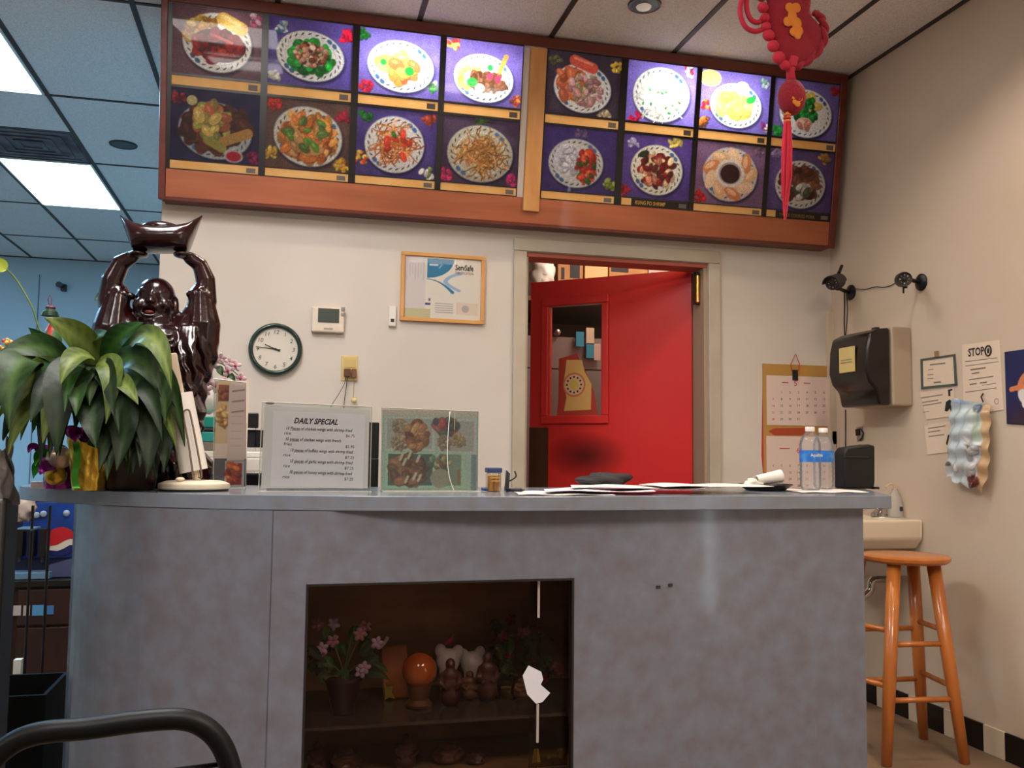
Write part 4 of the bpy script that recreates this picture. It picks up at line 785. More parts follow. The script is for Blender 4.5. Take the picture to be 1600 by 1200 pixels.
MB().tube(spline([(2.5, 3.65, zs0), (2.5, 3.65, .6), (2.54, 3.66, .52), (2.6, 3.66, .55), (2.62, 3.66, .60), (XW-.01, 3.66, .60)], 5), .018, 10).obj('drain_pipe', m_chrome, sk, smooth='all')
MB().bb(2.42, XW, 3.5, 3.52, .64, .74).obj('bracket', mat('grey_metal', S(120, 110, 100), .5), sk)
p = RX(1378, 800, 2.66); p = Vector((2.60, 3.70, zs1))
p = RY(1377, 812, 3.68); fz_ = zs1
fc = thing('faucet', 'chrome faucet handle on the sink edge under the countertop corner', 'faucet', (p.x, 3.68, fz_+.0005))
MB().lathe([(.045, 0), (.044, .012), (.030, .022), (.014, .05), (.010, .07), (.014, .085), (.001, .092)], (p.x, 3.68, fz_+.001), 20).obj('handle', m_chrome, fc, smooth=True)
MB().tube(spline([(p.x, 3.67, fz_+.02), (p.x-.05, 3.66, fz_+.05), (p.x-.11, 3.66, fz_+.035)], 4), .011, 10).obj('spout', m_chrome, fc, smooth='all')
p = RY(1399, 812, 3.6); sbt = thing('soap_bottle', 'clear soap bottle with pump standing on the sink ledge', 'bottle', (p.x, 3.6, zs1+.001))
m_clr = glass_mat('clear_plastic', (.95, .93, .88), .15, .1, .3)
MB().lathe([(.030, 0), (.032, .01), (.030, .07), (.022, .1), (.012, .115), (.012, .125)], (p.x, 3.6, zs1+.002), 20).obj('bottle_body', m_clr, sbt, smooth=True)
MB().tube(spline([(p.x, 3.6, zs1+.01), (p.x, 3.6, zs1+.13), (p.x-.02, 3.6, zs1+.15), (p.x-.05, 3.6, zs1+.135)], 4), .005, 8).obj('pump', mat('pump_tan', S(206, 186, 150), .5), sbt, smooth='all')
MB().bb(p.x-.001, p.x+.014, 3.563, 3.567, zs1+.03, zs1+.05).obj('label_dot', mat('navy', S(54, 50, 84), .5), sbt)
# ---------------------------------------------------------------- stool
m_stl = mat('stool_wood', S(196, 118, 52), .3, noise=(4, S(176, 98, 40), 5, .3, .7, (6, 6, 1)), coat=.4)
ss = thing('wooden_stool', 'tall round honey-wood stool standing between the counter end and the right wall', 'stool', (2.41, 3.17, 0))
scx, scy, sz = 2.415, 3.165, .772
MB().lathe([(.120, -.030), (.150, -.028), (.164, -.018), (.166, -.006), (.158, 0), (.10, .001), (.001, -.001)], (scx, scy, sz), 40).obj('seat', m_stl, ss, smooth=True)
foot = [Vector((2.232, 3.06, 0)), Vector((2.545, 3.02, 0)), Vector((2.60, 3.32, 0)), Vector((2.15, 3.36, 0))]
tops = [Vector((scx+(f_.x-scx)*.52, scy+(f_.y-scy)*.52, sz-.03)) for f_ in foot]
for f_, t_ in zip(foot, tops): MB().tube([f_, f_*.6+t_*.4, t_], [.019, .024, .026], 14).obj('leg', m_stl, ss, smooth='all')
def onleg(i, z): f_, t_ = foot[i], tops[i]; k = z/(sz-.03); return f_*(1-k)+t_*k
for i, j, z in ((0, 1, .44), (1, 2, .49), (2, 3, .46), (3, 0, .49), (0, 1, .235), (1, 2, .28), (2, 3, .25), (3, 0, .285)):
    MB().tube([onleg(i, z), onleg(j, z)], .0105, 10).obj('stretcher', mat('stretcher_wood', S(150, 82, 40), .4) if False else m_stl, ss, smooth='all')
# ---------------------------------------------------------------- foreground chair
m_ch = mat('chair_black', S(7, 7, 9), .45, spec=.25)
chr_ = thing('metal_chair', 'black metal chair back with a curved top rail in the foreground', 'chair', (-.17, 1.2, 0))
yq = 1.15; tp = [RY(*q, yq) for q in ((-60, 1300), (-30, 1215), (10, 1168), (60, 1146), (140, 1138), (220, 1127), (285, 1124), (325, 1140), (352, 1176), (368, 1240), (376, 1320))]
MB().tube(spline(tp, 6), .0125, 14).obj('back_frame', m_ch, chr_, smooth='all')
ba, bb_ = RY(290, 1201, yq+.01), RY(352, 1193, yq+.01); d_ = (bb_-ba).normalized(); MB().tube([ba-d_*.20, bb_], .003, 6).obj('back_rail', m_ch, chr_, smooth='all')
lx0, lx1 = tp[0].x, tp[-1].x; zl = tp[0].z
MB().bb(lx0, lx1, yq-.42, yq-.03, .43, .47).obj('seat', m_ch, chr_, bevel=.015, smooth=True)
for x in (lx0, lx1):
    MB().tube([(x, yq, zl), (x, yq-.02, .45), (x, yq+.03, 0)], .0125, 10).obj('rear_leg', m_ch, chr_, smooth='all'); MB().tube([(x, yq-.40, .44), (x, yq-.43, 0)], .0125, 10).obj('front_leg', m_ch, chr_, smooth='all')
# ================================================================ STATUE
s_ = .00178; YS = 2.80
def B(px, py, dy=0.): p = RY(px, py, YS); return Vector((p.x, YS+dy, p.z))
def e(px, py, dy, rx, ry, rz): return ('e', B(px, py, dy), (rx*s_, ry, rz*s_))
def tb(pts, rs): return ('t', [B(*q) for q in pts], [r*s_ for r in rs])
m_bud = mat('dark_red_glaze', S(40, 9, 11), .22, coat=.35, spec=.45, noise=(14, S(20, 5, 7), 4), bump=(50, .25, .004))
bud = thing('laughing_statue', 'glossy dark red laughing bald statue holding an ingot overhead, on the counter', 'statue', (B(245, 765).x, YS, ZT))
sh = [e(243, 545, 0, 70, .085, 45), e(243, 590, -.01, 78, .10, 52), e(241, 645, -.03, 80, .125, 66), e(243, 728, -.01, 92, .13, 42), e(200, 740, -.05, 48, .08, 26), e(288, 740, -.05, 48, .08, 26),
      tb([(245, 500), (245, 525)], [26, 34]), e(244, 463, .002, 30, .054, 31), e(242, 484, 0, 32, .05, 24), e(238, 499, -.008, 21, .04, 12),
      tb([(205, 525, .01), (182, 500, .01), (172, 468, .005), (176, 436, 0), (190, 411, -.005), (207, 403, -.01)], [32, 27, 20, 17, 14, 11]), ('e', B(218, 399, -.015), (15*s_, .034, 6*s_)),
      tb([(285, 525, .01), (306, 500, .01), (320, 468, .005), (321, 436, 0), (312, 414, -.005), (298, 405, -.01)], [32, 27, 20, 16, 13, 11]), ('e', B(286, 400, -.015), (15*s_, .034, 6*s_)),
      tb([(184, 462, 0), (176, 510, 0), (170, 560, .01), (172, 620, .01), (180, 680, .01)], [20, 30, 34, 34, 30]), tb([(314, 462, 0), (316, 505, 0), (308, 550, .01), (294, 595, .01), (288, 660, .01)], [20, 30, 34, 32, 32]),
      e(275, 480, .0, 5, .014, 17), e(215, 480, .0, 5, .014, 16),
      e(230, 455, -.034, 10, .010, 3), e(255, 455, -.034, 10, .010, 3), e(240, 466, -.046, 4, .012, 10), e(239, 474, -.049, 8, .012, 4.5), e(222, 479, -.026, 13, .024, 12), e(259, 479, -.026, 13, .024, 12),
      e(230, 462, -.038, 7, .006, 2.2), e(254, 462, -.038, 7, .006, 2.2), e(238, 503, -.034, 13, .016, 6)]
mc = B(236, 489, -.049)
sh.append(('t', [mc+Vector((math.cos(2*PI*k/14)*13*s_, abs(math.cos(2*PI*k/14))*.008, math.sin(2*PI*k/14)*8*s_)) for k in range(15)], [2.6*s_]*15))
for k in range(5):      # cuff scallops
    sh.append(e(170+9*k, 458+3*abs(k-2), -.022+.004*abs(k-2), 6.5, .013, 6)); sh.append(e(297+8*k, 455+3*abs(k-2), -.022+.004*abs(k-2), 6, .013, 6))
for k in range(4):      # robe borders crossing the chest, belly folds
    sh.append(tb([(200-6*k, 515, -.045), (205-8*k, 560, -.085-.006*k), (190-6*k, 620, -.09)], [4, 5, 5])); sh.append(tb([(288+6*k, 515, -.045), (286+7*k, 560, -.085-.006*k), (298+3*k, 620, -.09)], [4, 5, 5]))
for k in range(3): sh.append(tb([(212, 528+9*k, -.078), (242, 534+10*k, -.092), (274, 528+9*k, -.078)], [2.5, 3.5, 2.5]))
bm_ = blob(sh, .0038, 2); V_ = np.array(bm_.v)
d = ((V_[:, 0]-mc.x)/(10.5*s_))**2+((V_[:, 2]-mc.z)/(6*s_))**2; k = (d < 1) & (V_[:, 1] < YS-.02); V_[k, 1] += .020*(1-d[k])**.6
zsh = B(245, 520).z; k = (V_[:, 2] < zsh) & (np.abs(V_[:, 0]-B(243, 0).x) > 45*s_); amt = np.clip((zsh-V_[:, 2])*12, 0, 1)*k
V_[:, 1] += amt*.006*np.sin(V_[:, 0]*190+V_[:, 2]*60); V_[:, 0] += amt*.003*np.sin(V_[:, 2]*120)
V_[:, 2] = np.maximum(V_[:, 2], ZT+.001)
bm_.v = [tuple(p) for p in V_]; bm_.obj('body', m_bud, bud, smooth='all')
c = B(236, 490, -.036); MB().ell(c, (8*s_, .008, 3.5*s_)).obj('tongue', mat('tongue_red', S(120, 40, 34), .2, coat=.5), bud, smooth='all')
ing = MB(); NI = 40; NJ = 20
def ingp(i, j):
    t = -1+2*i; an = 2*PI*j; x = 252+t*64; zt_ = 354-18*abs(t)**2.6; zb_ = 396 if abs(t) < .66 else 396-(abs(t)-.66)/.34*56
    hd_ = .075*max(.08, (1-abs(t)**4)); zc_, hz = (zt_+zb_)/2, max(1.2, abs(zb_-zt_)/2); p = RY(x, zc_, YS); ca, sa = math.cos(an), math.sin(an)
    sg_ = lambda v, q: math.copysign(abs(v)**q, v); return (p.x, YS+hd_*sg_(ca, .8), p.z+hz*s_*sg_(sa, .8))
ing.grid(ingp, NI, NJ).ell(B(252, 358), (32*s_, .05, 12*s_), None, 20, 12); ing.obj('ingot', m_bud, bud, smooth='all')
# ================================================================ PLANTS
m_lf = [mat('leaf_%s' % n, c, .45, spec=.28, noise=(22, c2, 4, .35, .65), bump=(45, .35, .004)) for n, c, c2 in (('dark', S(30, 56, 22), S(18, 36, 14)), ('olive', S(78, 96, 36), S(56, 74, 26)), ('green', S(30, 68, 28), S(22, 48, 22)), ('deep', S(20, 38, 14), S(14, 26, 12)))]
def add_rib(m, c):
    nt = m.node_tree; b = nt.nodes['Principled BSDF']; old = b.inputs['Base Color'].links[0].from_socket; a = nt.nodes.new('ShaderNodeVertexColor'); a.layer_name = 'rib'
    x = nt.nodes.new('ShaderNodeMix'); x.data_type = 'RGBA'; x.inputs['B'].default_value = (*c, 1); s = nt.nodes.new('ShaderNodeSeparateColor'); nt.links.new(a.outputs[0], s.inputs[0])
    nt.links.new(s.outputs[0], x.inputs['Factor']); nt.links.new(old, x.inputs['A']); nt.links.new(x.outputs['Result'], b.inputs['Base Color'])
for m_, c_ in zip(m_lf, (S(66, 94, 40), S(120, 134, 66), S(66, 110, 44), S(40, 60, 26))): add_rib(m_, c_)
m_stem = mat('stem_green', S(86, 104, 50), .5)
def leaf(par, b, c, t, w, m, face=(0, -1, .35), wav=.05, n=14, name='leaf', smooth='all', fold=.22):
    sp = bez(b, c, t, n); L = sum((sp[i+1]-sp[i]).length for i in range(n)); F_ = Vector(face); mb = MB(); k = 0; cross = (-1, -.75, -.45, 0, .45, .75, 1); ph = random.random()*6
    for i, p in enumerate(sp):
        u = i/n; tg = (sp[min(i+1, n)]-sp[max(i-1, 0)]).normalized(); sd = tg.cross(F_); sd = sd.normalized() if sd.length > 1e-4 else EX; nr = sd.cross(tg).normalized()
        ww = w*.54*(math.sin(PI*min(1, u**.68))**.95)+.0006
        for q in cross: mb.v.append(tuple(p+sd*q*ww+nr*(abs(q)*ww*fold+wav*w*math.sin(u*9+ph)*q*q)))
    for i in range(n):
        for j in range(6): a = i*7+j; mb.f.append((a, a+1, a+8, a+7))
    o = mb.obj(name, m, par, smooth='all', open_=True); at = o.data.color_attributes.new('rib', 'FLOAT_COLOR', 'POINT')
    vals = [v for i in range(n+1) for v in ((.05, .22 if i % 2 else 0, .28 if i % 2 == 0 else 0, .75, .28 if i % 2 == 0 else 0, .22 if i % 2 else 0, .05))]
    at.data.foreach_set('color', np.array([[v, v, v, 1] for v in vals]).ravel()); return o
random.seed(11); YP = 2.50
lily = thing('peace_lily', 'large potted plant with glossy drooping dark green leaves in front of the statue', 'plant', (RY(195, 765, 2.56).x, 2.56, ZT))
pot_c = RY(200, 760, 2.58); pcx = pot_c.x
MB().lathe([(.060, .001), (.066, .01), (.082, .15), (.086, .155), (.086, .17), (.078, .17), (.074, .14)], (pcx, 2.60, ZT), 28, cap=False).obj('pot', mat('pot_brown', S(30, 16, 13), .4), lily, smooth=True, open_=True)
MB().lathe([(.074, .14), (.001, .145)], (pcx, 2.60, ZT), 20, cap=False).obj('soil', mat('soil', S(40, 28, 20), .95), lily, open_=True)
def L(bx, by, cx_, cy_, tx, ty, w, mi, y=YP, dy=-.06, **k):
    w *= .92; return leaf(lily, RY(bx, by, y+.08), RY(cx_, cy_, y+dy*.5), RY(tx, ty, y+dy), w*.00172, m_lf[mi], **k)
for q in [(158, 568, 118, 515, 70, 496, 46, 1, 2.5), (160, 572, 180, 520, 224, 504, 42, 2, 2.48), (200, 540, 250, 488, 268, 610, 36, 1, 2.42), (165, 575, 225, 530, 252, 620, 44, 0, 2.46), (150, 570, 190, 545, 165, 662, 38, 1, 2.42), (172, 590, 196, 590, 216, 632, 26, 1, 2.40),
          (135, 575, 92, 560, 88, 712, 62, 3, 2.40), (60, 565, 12, 535, 14, 672, 58, 0, 2.42), (110, 570, 60, 520, -10, 560, 44, 0, 2.5), (95, 560, 66, 530, 44, 512, 24, 2, 2.55), (205, 590, 262, 590, 258, 660, 42, 0, 2.46), (200, 610, 250, 630, 228, 748, 46, 3, 2.44), (180, 605, 205, 650, 182, 735, 44, 3, 2.42),
          (215, 610, 268, 650, 256, 738, 40, 3, 2.48), (120, 580, 70, 585, 48, 660, 40, 3, 2.44), (140, 600, 140, 640, 150, 700, 42, 3, 2.4), (90, 575, 30, 580, -20, 650, 46, 3, 2.5), (170, 560, 240, 520, 262, 545, 30, 0, 2.5), (130, 545, 150, 520, 172, 520, 24, 2, 2.55), (148, 560, 110, 540, 95, 600, 34, 1, 2.38), (110, 590, 125, 600, 118, 650, 30, 0, 2.38)]:
    L(*q)
for k in range(84):
    an = random.uniform(-.2, PI+.2); r0 = random.uniform(0, 45); bx = 145+math.cos(an)*r0*1.5; by = 585+random.uniform(-20, 30); ln = random.uniform(50, 110); dx_ = math.cos(an)*ln*1.05; dn_ = random.uniform(20, 125)
    L(bx, by, bx+dx_*.7, by-random.uniform(0, 45), bx+dx_, by+dn_, random.uniform(26, 44), random.choice((0, 0, 3, 3, 3, 2, 1)), 2.5+random.uniform(-.08, .12), dy=random.uniform(-.12, .1), face=(random.uniform(-.4, .4), -1, random.uniform(.1, .7)))
for k in range(20):
    bx = random.uniform(150, 230); L(bx, 600+random.uniform(0, 25), bx+random.uniform(0, 30), 640, bx+random.uniform(-12, 30), random.uniform(690, 752), random.uniform(28, 42), random.choice((3, 3, 0)), 2.47, dy=random.uniform(-.10, -.02))
for k in range(16):
    bx = 150+random.uniform(-70, 80); MB().tube(bez((pcx+random.uniform(-.05, .05), 2.60+random.uniform(-.04, .04), ZT+.14), RY(185+(bx-150)*.3, 660, 2.58), RY(bx, 585, 2.56), 8), .0028, 6).obj('stem', m_stem, lily, smooth='all')
MB().tube(spline([RY(120, 640, 2.56), RY(64, 520, 2.54), RY(50, 480, 2.53), RY(26, 438, 2.52), RY(4, 415, 2.5)], 5), .0022, 6).obj('tall_stalk', mat('stalk_pale', S(110, 130, 70), .5), lily, smooth='all')
leaf(lily, RY(10, 422, 2.5), RY(0, 414, 2.49), RY(-20, 398, 2.48), .03, mat('leaf_yellow', S(160, 180, 60), .5)); leaf(lily, RY(168, 462, 2.86), RY(158, 458, 2.86), RY(148, 470, 2.85), .022, m_lf[2])
MB().tube([RY(168, 462, 2.86), RY(176, 560, 2.8), RY(185, 650, 2.68)], .0015, 5).obj('stem', m_stem, lily)
m_foil = mat('gold_foil', S(206, 168, 64), .28, .85, bump=(70, .6, .004)); m_pur = mat('purple_foil', S(140, 36, 128), .25, .6, bump=(70, .6, .004)); m_gf = mat('green_foil', S(58, 140, 40), .3, .5)
def foil(c, r0, r1, h, seed, m, name, par, n=64, nz=14, amp=.12):
    rs = np.random.RandomState(seed); ph = rs.uniform(0, 6.28, 6)
    def f(u, v):
        an = 2*PI*u; r = r0+(r1-r0)*v; k = 1+amp*(v*.9+.25)*(math.sin(an*9+ph[0]+v*3)*.5+math.sin(an*17+ph[1]-v*4)*.3+math.sin(an*5+ph[2])*.3)+.03*math.sin(v*20+an*7); return (c[0]+r*k*math.cos(an), c[1]+r*k*math.sin(an), c[2]+h*v*(1+.06*math.sin(an*6+ph[3])))
    return MB().grid(f, n, nz).obj(name, m, par, smooth='all', open_=True)
def ribbon(pts, w, m, par, name='ribbon'):
    P_ = spline(pts, 5); mb = MB(); n = len(P_)
    for i, p in enumerate(P_): mb.v += [tuple(p+EX*w*.5+Vector((0, .004*math.sin(i), 0))), tuple(p-EX*w*.5)]
    mb.f = [(2*i, 2*i+1, 2*i+3, 2*i+2) for i in range(n-1)]; return mb.obj(name, m, par, open_=True, smooth='all')
L1 = leaf(lily, RY(236, 640, 2.50), RY(226, 665, 2.47), RY(240, 704, 2.46), .045, m_foil, fold=.5, name='foil_flap')
g1 = RY(134, 765, 2.53); gp = thing('wrapped_plant_pot', 'small pot wrapped in gold foil with purple and green ribbon beside the big plant', 'plant pot', (g1.x, 2.53, ZT), 'foil-wrapped gift pots')
foil((g1.x, 2.56, ZT+.002), .038, .052, .13, 1, m_foil, 'foil_wrap', gp); foil((g1.x, 2.56, ZT+.115), .030, .066, .05, 2, m_pur, 'purple_ruffle', gp, amp=.25)
ribbon([RY(118, 690, 2.485), RY(121, 715, 2.48), RY(117, 740, 2.485), RY(119, 763, 2.48)], .016, m_gf, gp); leaf(gp, RY(138, 686, 2.49), RY(152, 690, 2.46), RY(166, 702, 2.45), .03, m_gf, name='green_leaf'); leaf(gp, RY(128, 680, 2.48), RY(146, 672, 2.45), RY(160, 690, 2.44), .034, m_pur, name='bow_loop'); leaf(gp, RY(128, 680, 2.48), RY(112, 668, 2.45), RY(118, 692, 2.45), .03, m_pur, name='bow_loop')
MB().lathe([(.030, .01), (.040, .12), (.001, .12)], (g1.x, 2.56, ZT), 20).obj('pot', m_dark, gp)
g2 = RY(84, 765, 2.60); gq = thing('wrapped_plant_pot', 'purple foil pot with gold ball ornament and green leaves at the counter left end', 'plant pot', (g2.x, 2.66, ZT), 'foil-wrapped gift pots')
foil((g2.x, 2.66, ZT+.002), .036, .046, .11, 3, m_pur, 'foil_wrap', gq); MB().ell((g2.x+.002, 2.605, ZT+.038), (.028, .02, .026)).obj('gold_ball', m_foil, gq, smooth='all'); MB().ell((g2.x+.01, 2.60, ZT+.085), (.034, .02, .03)).obj('silver_ball', mat('pearl_foil', S(190, 170, 150), .3, .5, bump=(60, .5)), gq, smooth='all')
for q in ((70, 735, 58, 718, 52, 748), (78, 715, 60, 700, 55, 728)): leaf(gq, RY(q[0], q[1], 2.62), RY(q[2], q[3], 2.6), RY(q[4], q[5], 2.58), .03, m_gf, name='green_leaf')
leaf(gq, RY(84, 728, 2.60), RY(70, 726, 2.56), RY(62, 742, 2.56), .036, m_pur, name='bow_loop'); leaf(gq, RY(60, 702, 2.62), RY(48, 692, 2.6), RY(44, 708, 2.6), .02, m_pur, name='bow_loop')
MB().lathe([(.030, .01), (.038, .10), (.001, .10)], (g2.x, 2.66, ZT), 20).obj('pot', m_dark, gq)
c1_, c2_ = RZ(49, 764, ZT), RZ(73, 764, ZT); wcx, wcy = (c1_.x+c2_.x)/2, (c1_.y+c2_.y)/2; MB().bb(c1_.x, c2_.x, wcy-.01, wcy+.02, ZT+.001, ZT+.02).obj('small_white_box', m_white, bevel=.001, label='tiny white box at the left tip of the countertop', cat='box')
# berry spray and ornament pick
bs = thing('berry_spray', 'spray of small orange and yellow berries above the leaves at the left edge', 'flowers', RY(20, 620, 2.7))
m_b1 = mat('berry_orange', S(200, 84, 50), .4); m_b2 = mat('berry_yellow', S(220, 176, 90), .4)
for k in range(4): MB().tube(bez(RY(30, 640, 2.68), RY(20+8*k, 590, 2.7), RY(-6+18*k, 530+6*k, 2.7)), .0015, 5).obj('twig', m_stem, bs)
for k in range(34):
    u = random.random(); MB().ell(RY(-8+u*62+random.uniform(-6, 6), 532+u*22+random.uniform(-9, 12), 2.69+random.uniform(-.03, .03)), random.uniform(.0045, .007), None, 8, 6).obj('berry', random.choice((m_b1, m_b2, m_b2)), bs, smooth='all')
on = thing('ornament_pick', 'small red and green bell ornament on a thin wire rising above the plant', 'ornament', RY(82, 620, 2.75))
MB().tube([RY(88, 640, 2.72), RY(84, 530, 2.74)], .002, 5).obj('wire', m_wire, on)
MB().tube([RY(77, 478, 2.74), RY(75, 468, 2.74), RY(78, 461, 2.74), RY(81, 468, 2.74), RY(79, 478, 2.74)], .0013, 5).obj('loop', mat('ornament_maroon', S(110, 40, 70), .4), on)
MB().ell(RY(79, 481, 2.74), (.014, .012, .007)).obj('top_cap', mat('maroon', S(84, 24, 50), .3), on, smooth='all'); MB().lathe([(.008, .02), (.02, .008), (.024, -.003)], RY(78, 492, 2.74), 16).obj('green_collar', m_lf[2], on)
MB().lathe([(.022, -.04), (.026, -.025), (.018, 0), (.008, .02)], RY(82, 516, 2.74), 18).obj('bell_body', mat('bell_red', S(170, 50, 40), .35, noise=(14, S(60, 100, 60), 2, .48, .52)), on, smooth=True)
# orchid behind the statue
orc = thing('orchid_branch', 'arching branch of small pink blossoms between the statue and the wall clock', 'flowers', RY(305, 765, 2.98))
oc_ = RY(303, 750, 2.98); MB().lathe([(.025, .001), (.034, .05), (.036, .055), (.03, .055)], (oc_.x, 2.98, ZT), 20, cap=False).obj('pot', m_dark, orc, smooth=True, open_=True)
m_pet = mat('petal_pink', S(206, 184, 184), .6, noise=(40, S(190, 150, 156), 3)); m_pc = mat('petal_centre', S(176, 40, 84), .5)
for P_ in ([(303, 750), (302, 640), (312, 580), (335, 566), (358, 575), (376, 590)], [(303, 700), (306, 620), (318, 600), (345, 606)], [(303, 640), (318, 572), (340, 560), (356, 563)]): MB().tube(spline([RY(*q, 2.98) for q in P_], 5), .0018, 6).obj('stem', mat('orchid_stem', S(70, 62, 56), .6) if P_[0][1] == 750 else m_stem, orc, smooth='all')
rs = np.random.RandomState(3)
for (px, py) in ((318, 582), (332, 570), (345, 560), (358, 566), (368, 572), (376, 592), (356, 580), (370, 604), (312, 596), (326, 594), (322, 610), (336, 604), (350, 598), (308, 618), (345, 612), (360, 612)):
    c = RY(px, py, 2.965+rs.uniform(-.03, .03)); fb = MB(); r0 = rs.uniform(.010, .0145); a0 = rs.uniform(0, 6)
    for k in range(5):
        an = a0+2*PI*k/5; fb.ell(c+Vector((math.cos(an)*r0*.8, -.003, math.sin(an)*r0*.8)), (r0*.75, .003, r0*.48), Matrix.Rotation(-an, 3, 'Y'), 10, 6)
    f_ = fb.obj('blossom', m_pet, orc, smooth='all')
    if rs.rand() < .45: MB().ell(c+Vector((0, -.008, 0)), .0045, None, 8, 6).obj('blossom_centre', m_pc, f_, smooth='all')
for q in ((352, 590, 360, 580, 368, 598), (346, 572, 340, 580, 350, 588), (310, 590, 300, 592, 304, 604)): leaf(orc, RY(q[0], q[1], 2.97), RY(q[2], q[3], 2.96), RY(q[4], q[5], 2.95), .02, m_lf[0])
# ================================================================ RED KNOT
YK = 2.35; m_kn = mat('crimson_velvet', S(132, 8, 30), .85, sheen=.08, bump=(260, .8, .004)); m_kc = mat('crimson_cord', S(176, 18, 48), .7, sheen=.08, bump=(300, .6, .002)); m_ky = mat('gold_felt', S(196, 116, 34), .8, bump=(300, .5, .002))
K = lambda px, py, dy=0.: RY(px, py, YK+dy); kp = .00178
kn = thing('knot_ornament', 'red velvet hanging knot ornament with gold patches, cord loops and long tassel', 'ornament', K(1236, 110))
kb = blob([('e', K(1232, 28), (44*kp, .024, 58*kp)), ('e', K(1240, 72), (38*kp, .024, 36*kp)), ('e', K(1226, -20), (46*kp, .024, 40*kp)), ('e', K(1262, 56), (27*kp, .02, 34*kp)), ('e', K(1252, 0), (18*kp, .02, 34*kp))], .0045, 3); kb.obj('padded_medallion', m_kn, kn, smooth='all')
MB().tube([K(1222, -50), RY(1218, -120, YK), Vector((K(1218, -50).x, YK, ZC-.002))], .003, 6).obj('hanging_cord', m_kc, kn)
for pts in ([(1196, 44), (1180, 49), (1165, 42), (1157, 24), (1158, 4), (1168, -16), (1190, -26)], [(1198, 28), (1184, 35), (1173, 30), (1167, 14), (1168, -4), (1178, -18)]): MB().tube(spline([K(*q) for q in pts], 6), .0076, 10).obj('cord_loop', m_kc, kn, smooth='all')
for q, r in (((1201, 55), 10), ((1208, 72), 10), ((1217, 90), 11), ((1197, 42), 8), ((1226, 102), 8), ((1192, 12), 9), ((1190, -6), 9), ((1195, 28), 8)): MB().ell(K(*q, -.008), (r*kp*1.05, .014, r*kp), None, 14, 10).obj('cord_bead', m_kc, kn, smooth='all')
P_ = spline([K(*q, -.004) for q in ((1274, 20), (1284, 30), (1288, 50), (1283, 72), (1268, 90), (1250, 102), (1238, 106))], 8); n = len(P_)
for w_ in (0, PI): MB().tube([p+Vector((math.cos(i*.42+w_)*.0055, math.sin(i*.42+w_)*.0055, math.sin(i*.42+w_)*.004)) for i, p in enumerate(P_)], .0095, 10).obj('braided_cord', m_kn, kn, smooth='all')
def patch(c, lobes, name):
    mb = MB()
    for dx_, dz_, r in lobes: mb.ell(K(c[0]+dx_, c[1]+dz_, c[2]), (r*kp, .004, r*kp), None, 14, 8)
    bl = blob([('m', mb)], .0022, 1); return bl.obj(name, m_ky, kn, smooth='all')
patch((1240, 34, -.026), [(-6, -22, 9), (4, -22, 9), (-2, -10, 9), (-9, 0, 9), (4, 2, 11), (8, 14, 9), (0, 16, 8), (6, 22, 7)], 'gold_patch')
MB().tube([K(1237, 92), K(1235, 112), K(1236, 126)], [.022, .012, .014], 12).obj('collar', m_kc, kn, smooth='all')
tt = blob([('e', K(1237, 152), (23*kp, .036, 30*kp))], .003, 1); rs = np.random.RandomState(1); tt.v = [tuple(Vector(v)+(Vector(v)-K(1237, 152)).normalized()*rs.uniform(0, .0022)) for v in tt.v]; tt.obj('velvet_ball', m_kn, kn, smooth='all')
patch((1246, 153, -.030), [(-4, 6, 5), (-6, 0, 4), (0, -8, 6), (3, 0, 7), (0, 9, 6)], 'gold_patch')
for k in range(3): MB().lathe([(.006, 0), (.011, .002), (.011, .006), (.006, .008)], K(1230, 182+5*k), 12).obj('bead_ring', m_ky if k != 1 else m_kc, kn, smooth=True)
MB().tube([K(1231, 176), K(1230, 190)], .007, 8).obj('bead_core', m_ky, kn)
m_ts = mat('tassel_pink', S(196, 16, 52), .6, sheen=.05)
for k in range(40):
    a_ = rs.uniform(0, 2*PI); r = math.sqrt(rs.rand())*9; x_ = math.cos(a_)*r; y_ = math.sin(a_)*r*kp; ln = rs.uniform(285, 345); ex = 1226+(x_*.35 if ln > 310 else x_*.7)
    MB().tube([K(1230+x_*.6, 190, y_*.6), K(1229+x_+rs.uniform(-1, 1), 230, y_), K(1228+x_*.95+rs.uniform(-1, 1), 275, y_), K(ex, ln, y_*.4)], [.0018, .0019, .0018, .0008], 5).obj('tassel_thread', m_ts if k % 5 else m_kc, kn)
# ================================================================ ON THE COUNTER
def on(px, py): p = RZ(px, py, ZT); return p
m_crm = mat('cream_plastic', S(214, 202, 178), .4)
hy = 2.57; hx = (RY(250, 760, hy).x+RY(356, 760, hy).x)/2
ph_ = thing('paper_towel_holder', 'cream upright paper towel holder with a leaning nearly used roll', 'towel holder', (hx, hy, ZT))
MB().lathe([(.088, .001), (.088, .006)], (hx, hy, ZT), 36).obj('rubber_foot', m_black, ph_)
MB().lathe([(.090, .0065), (.092, .012), (.090, .020), (.070, .027), (.001, .030)], (hx, hy, ZT), 36).obj('base', m_crm, ph_, smooth=True)
ax0, ax1 = RY(307, 748, hy), RY(270, 552, hy); axd = (ax1-ax0).normalized(); axs = axd.cross(YV).normalized()
MB().tube([ax0-axd*.02, ax0+axd*.03], .010, 12).obj('post_foot', m_crm, ph_, smooth='all')
MB().fbox(ax0, axs, YV, axd, -.010, .010, -.008, .008, .0, (ax1-ax0).length).obj('post', mat('post_beige', S(190, 170, 146), .6), ph_, bevel=.004)
r0_, r1_ = RY(303, 736, hy), RY(279, 616, hy)
MB().lathe([(.020, 0), (.036, 0), (.036, (r1_-r0_).length), (.020, (r1_-r0_).length)], r0_, 32, r1_-r0_).obj('paper_roll', m_paper, ph_, smooth=True)
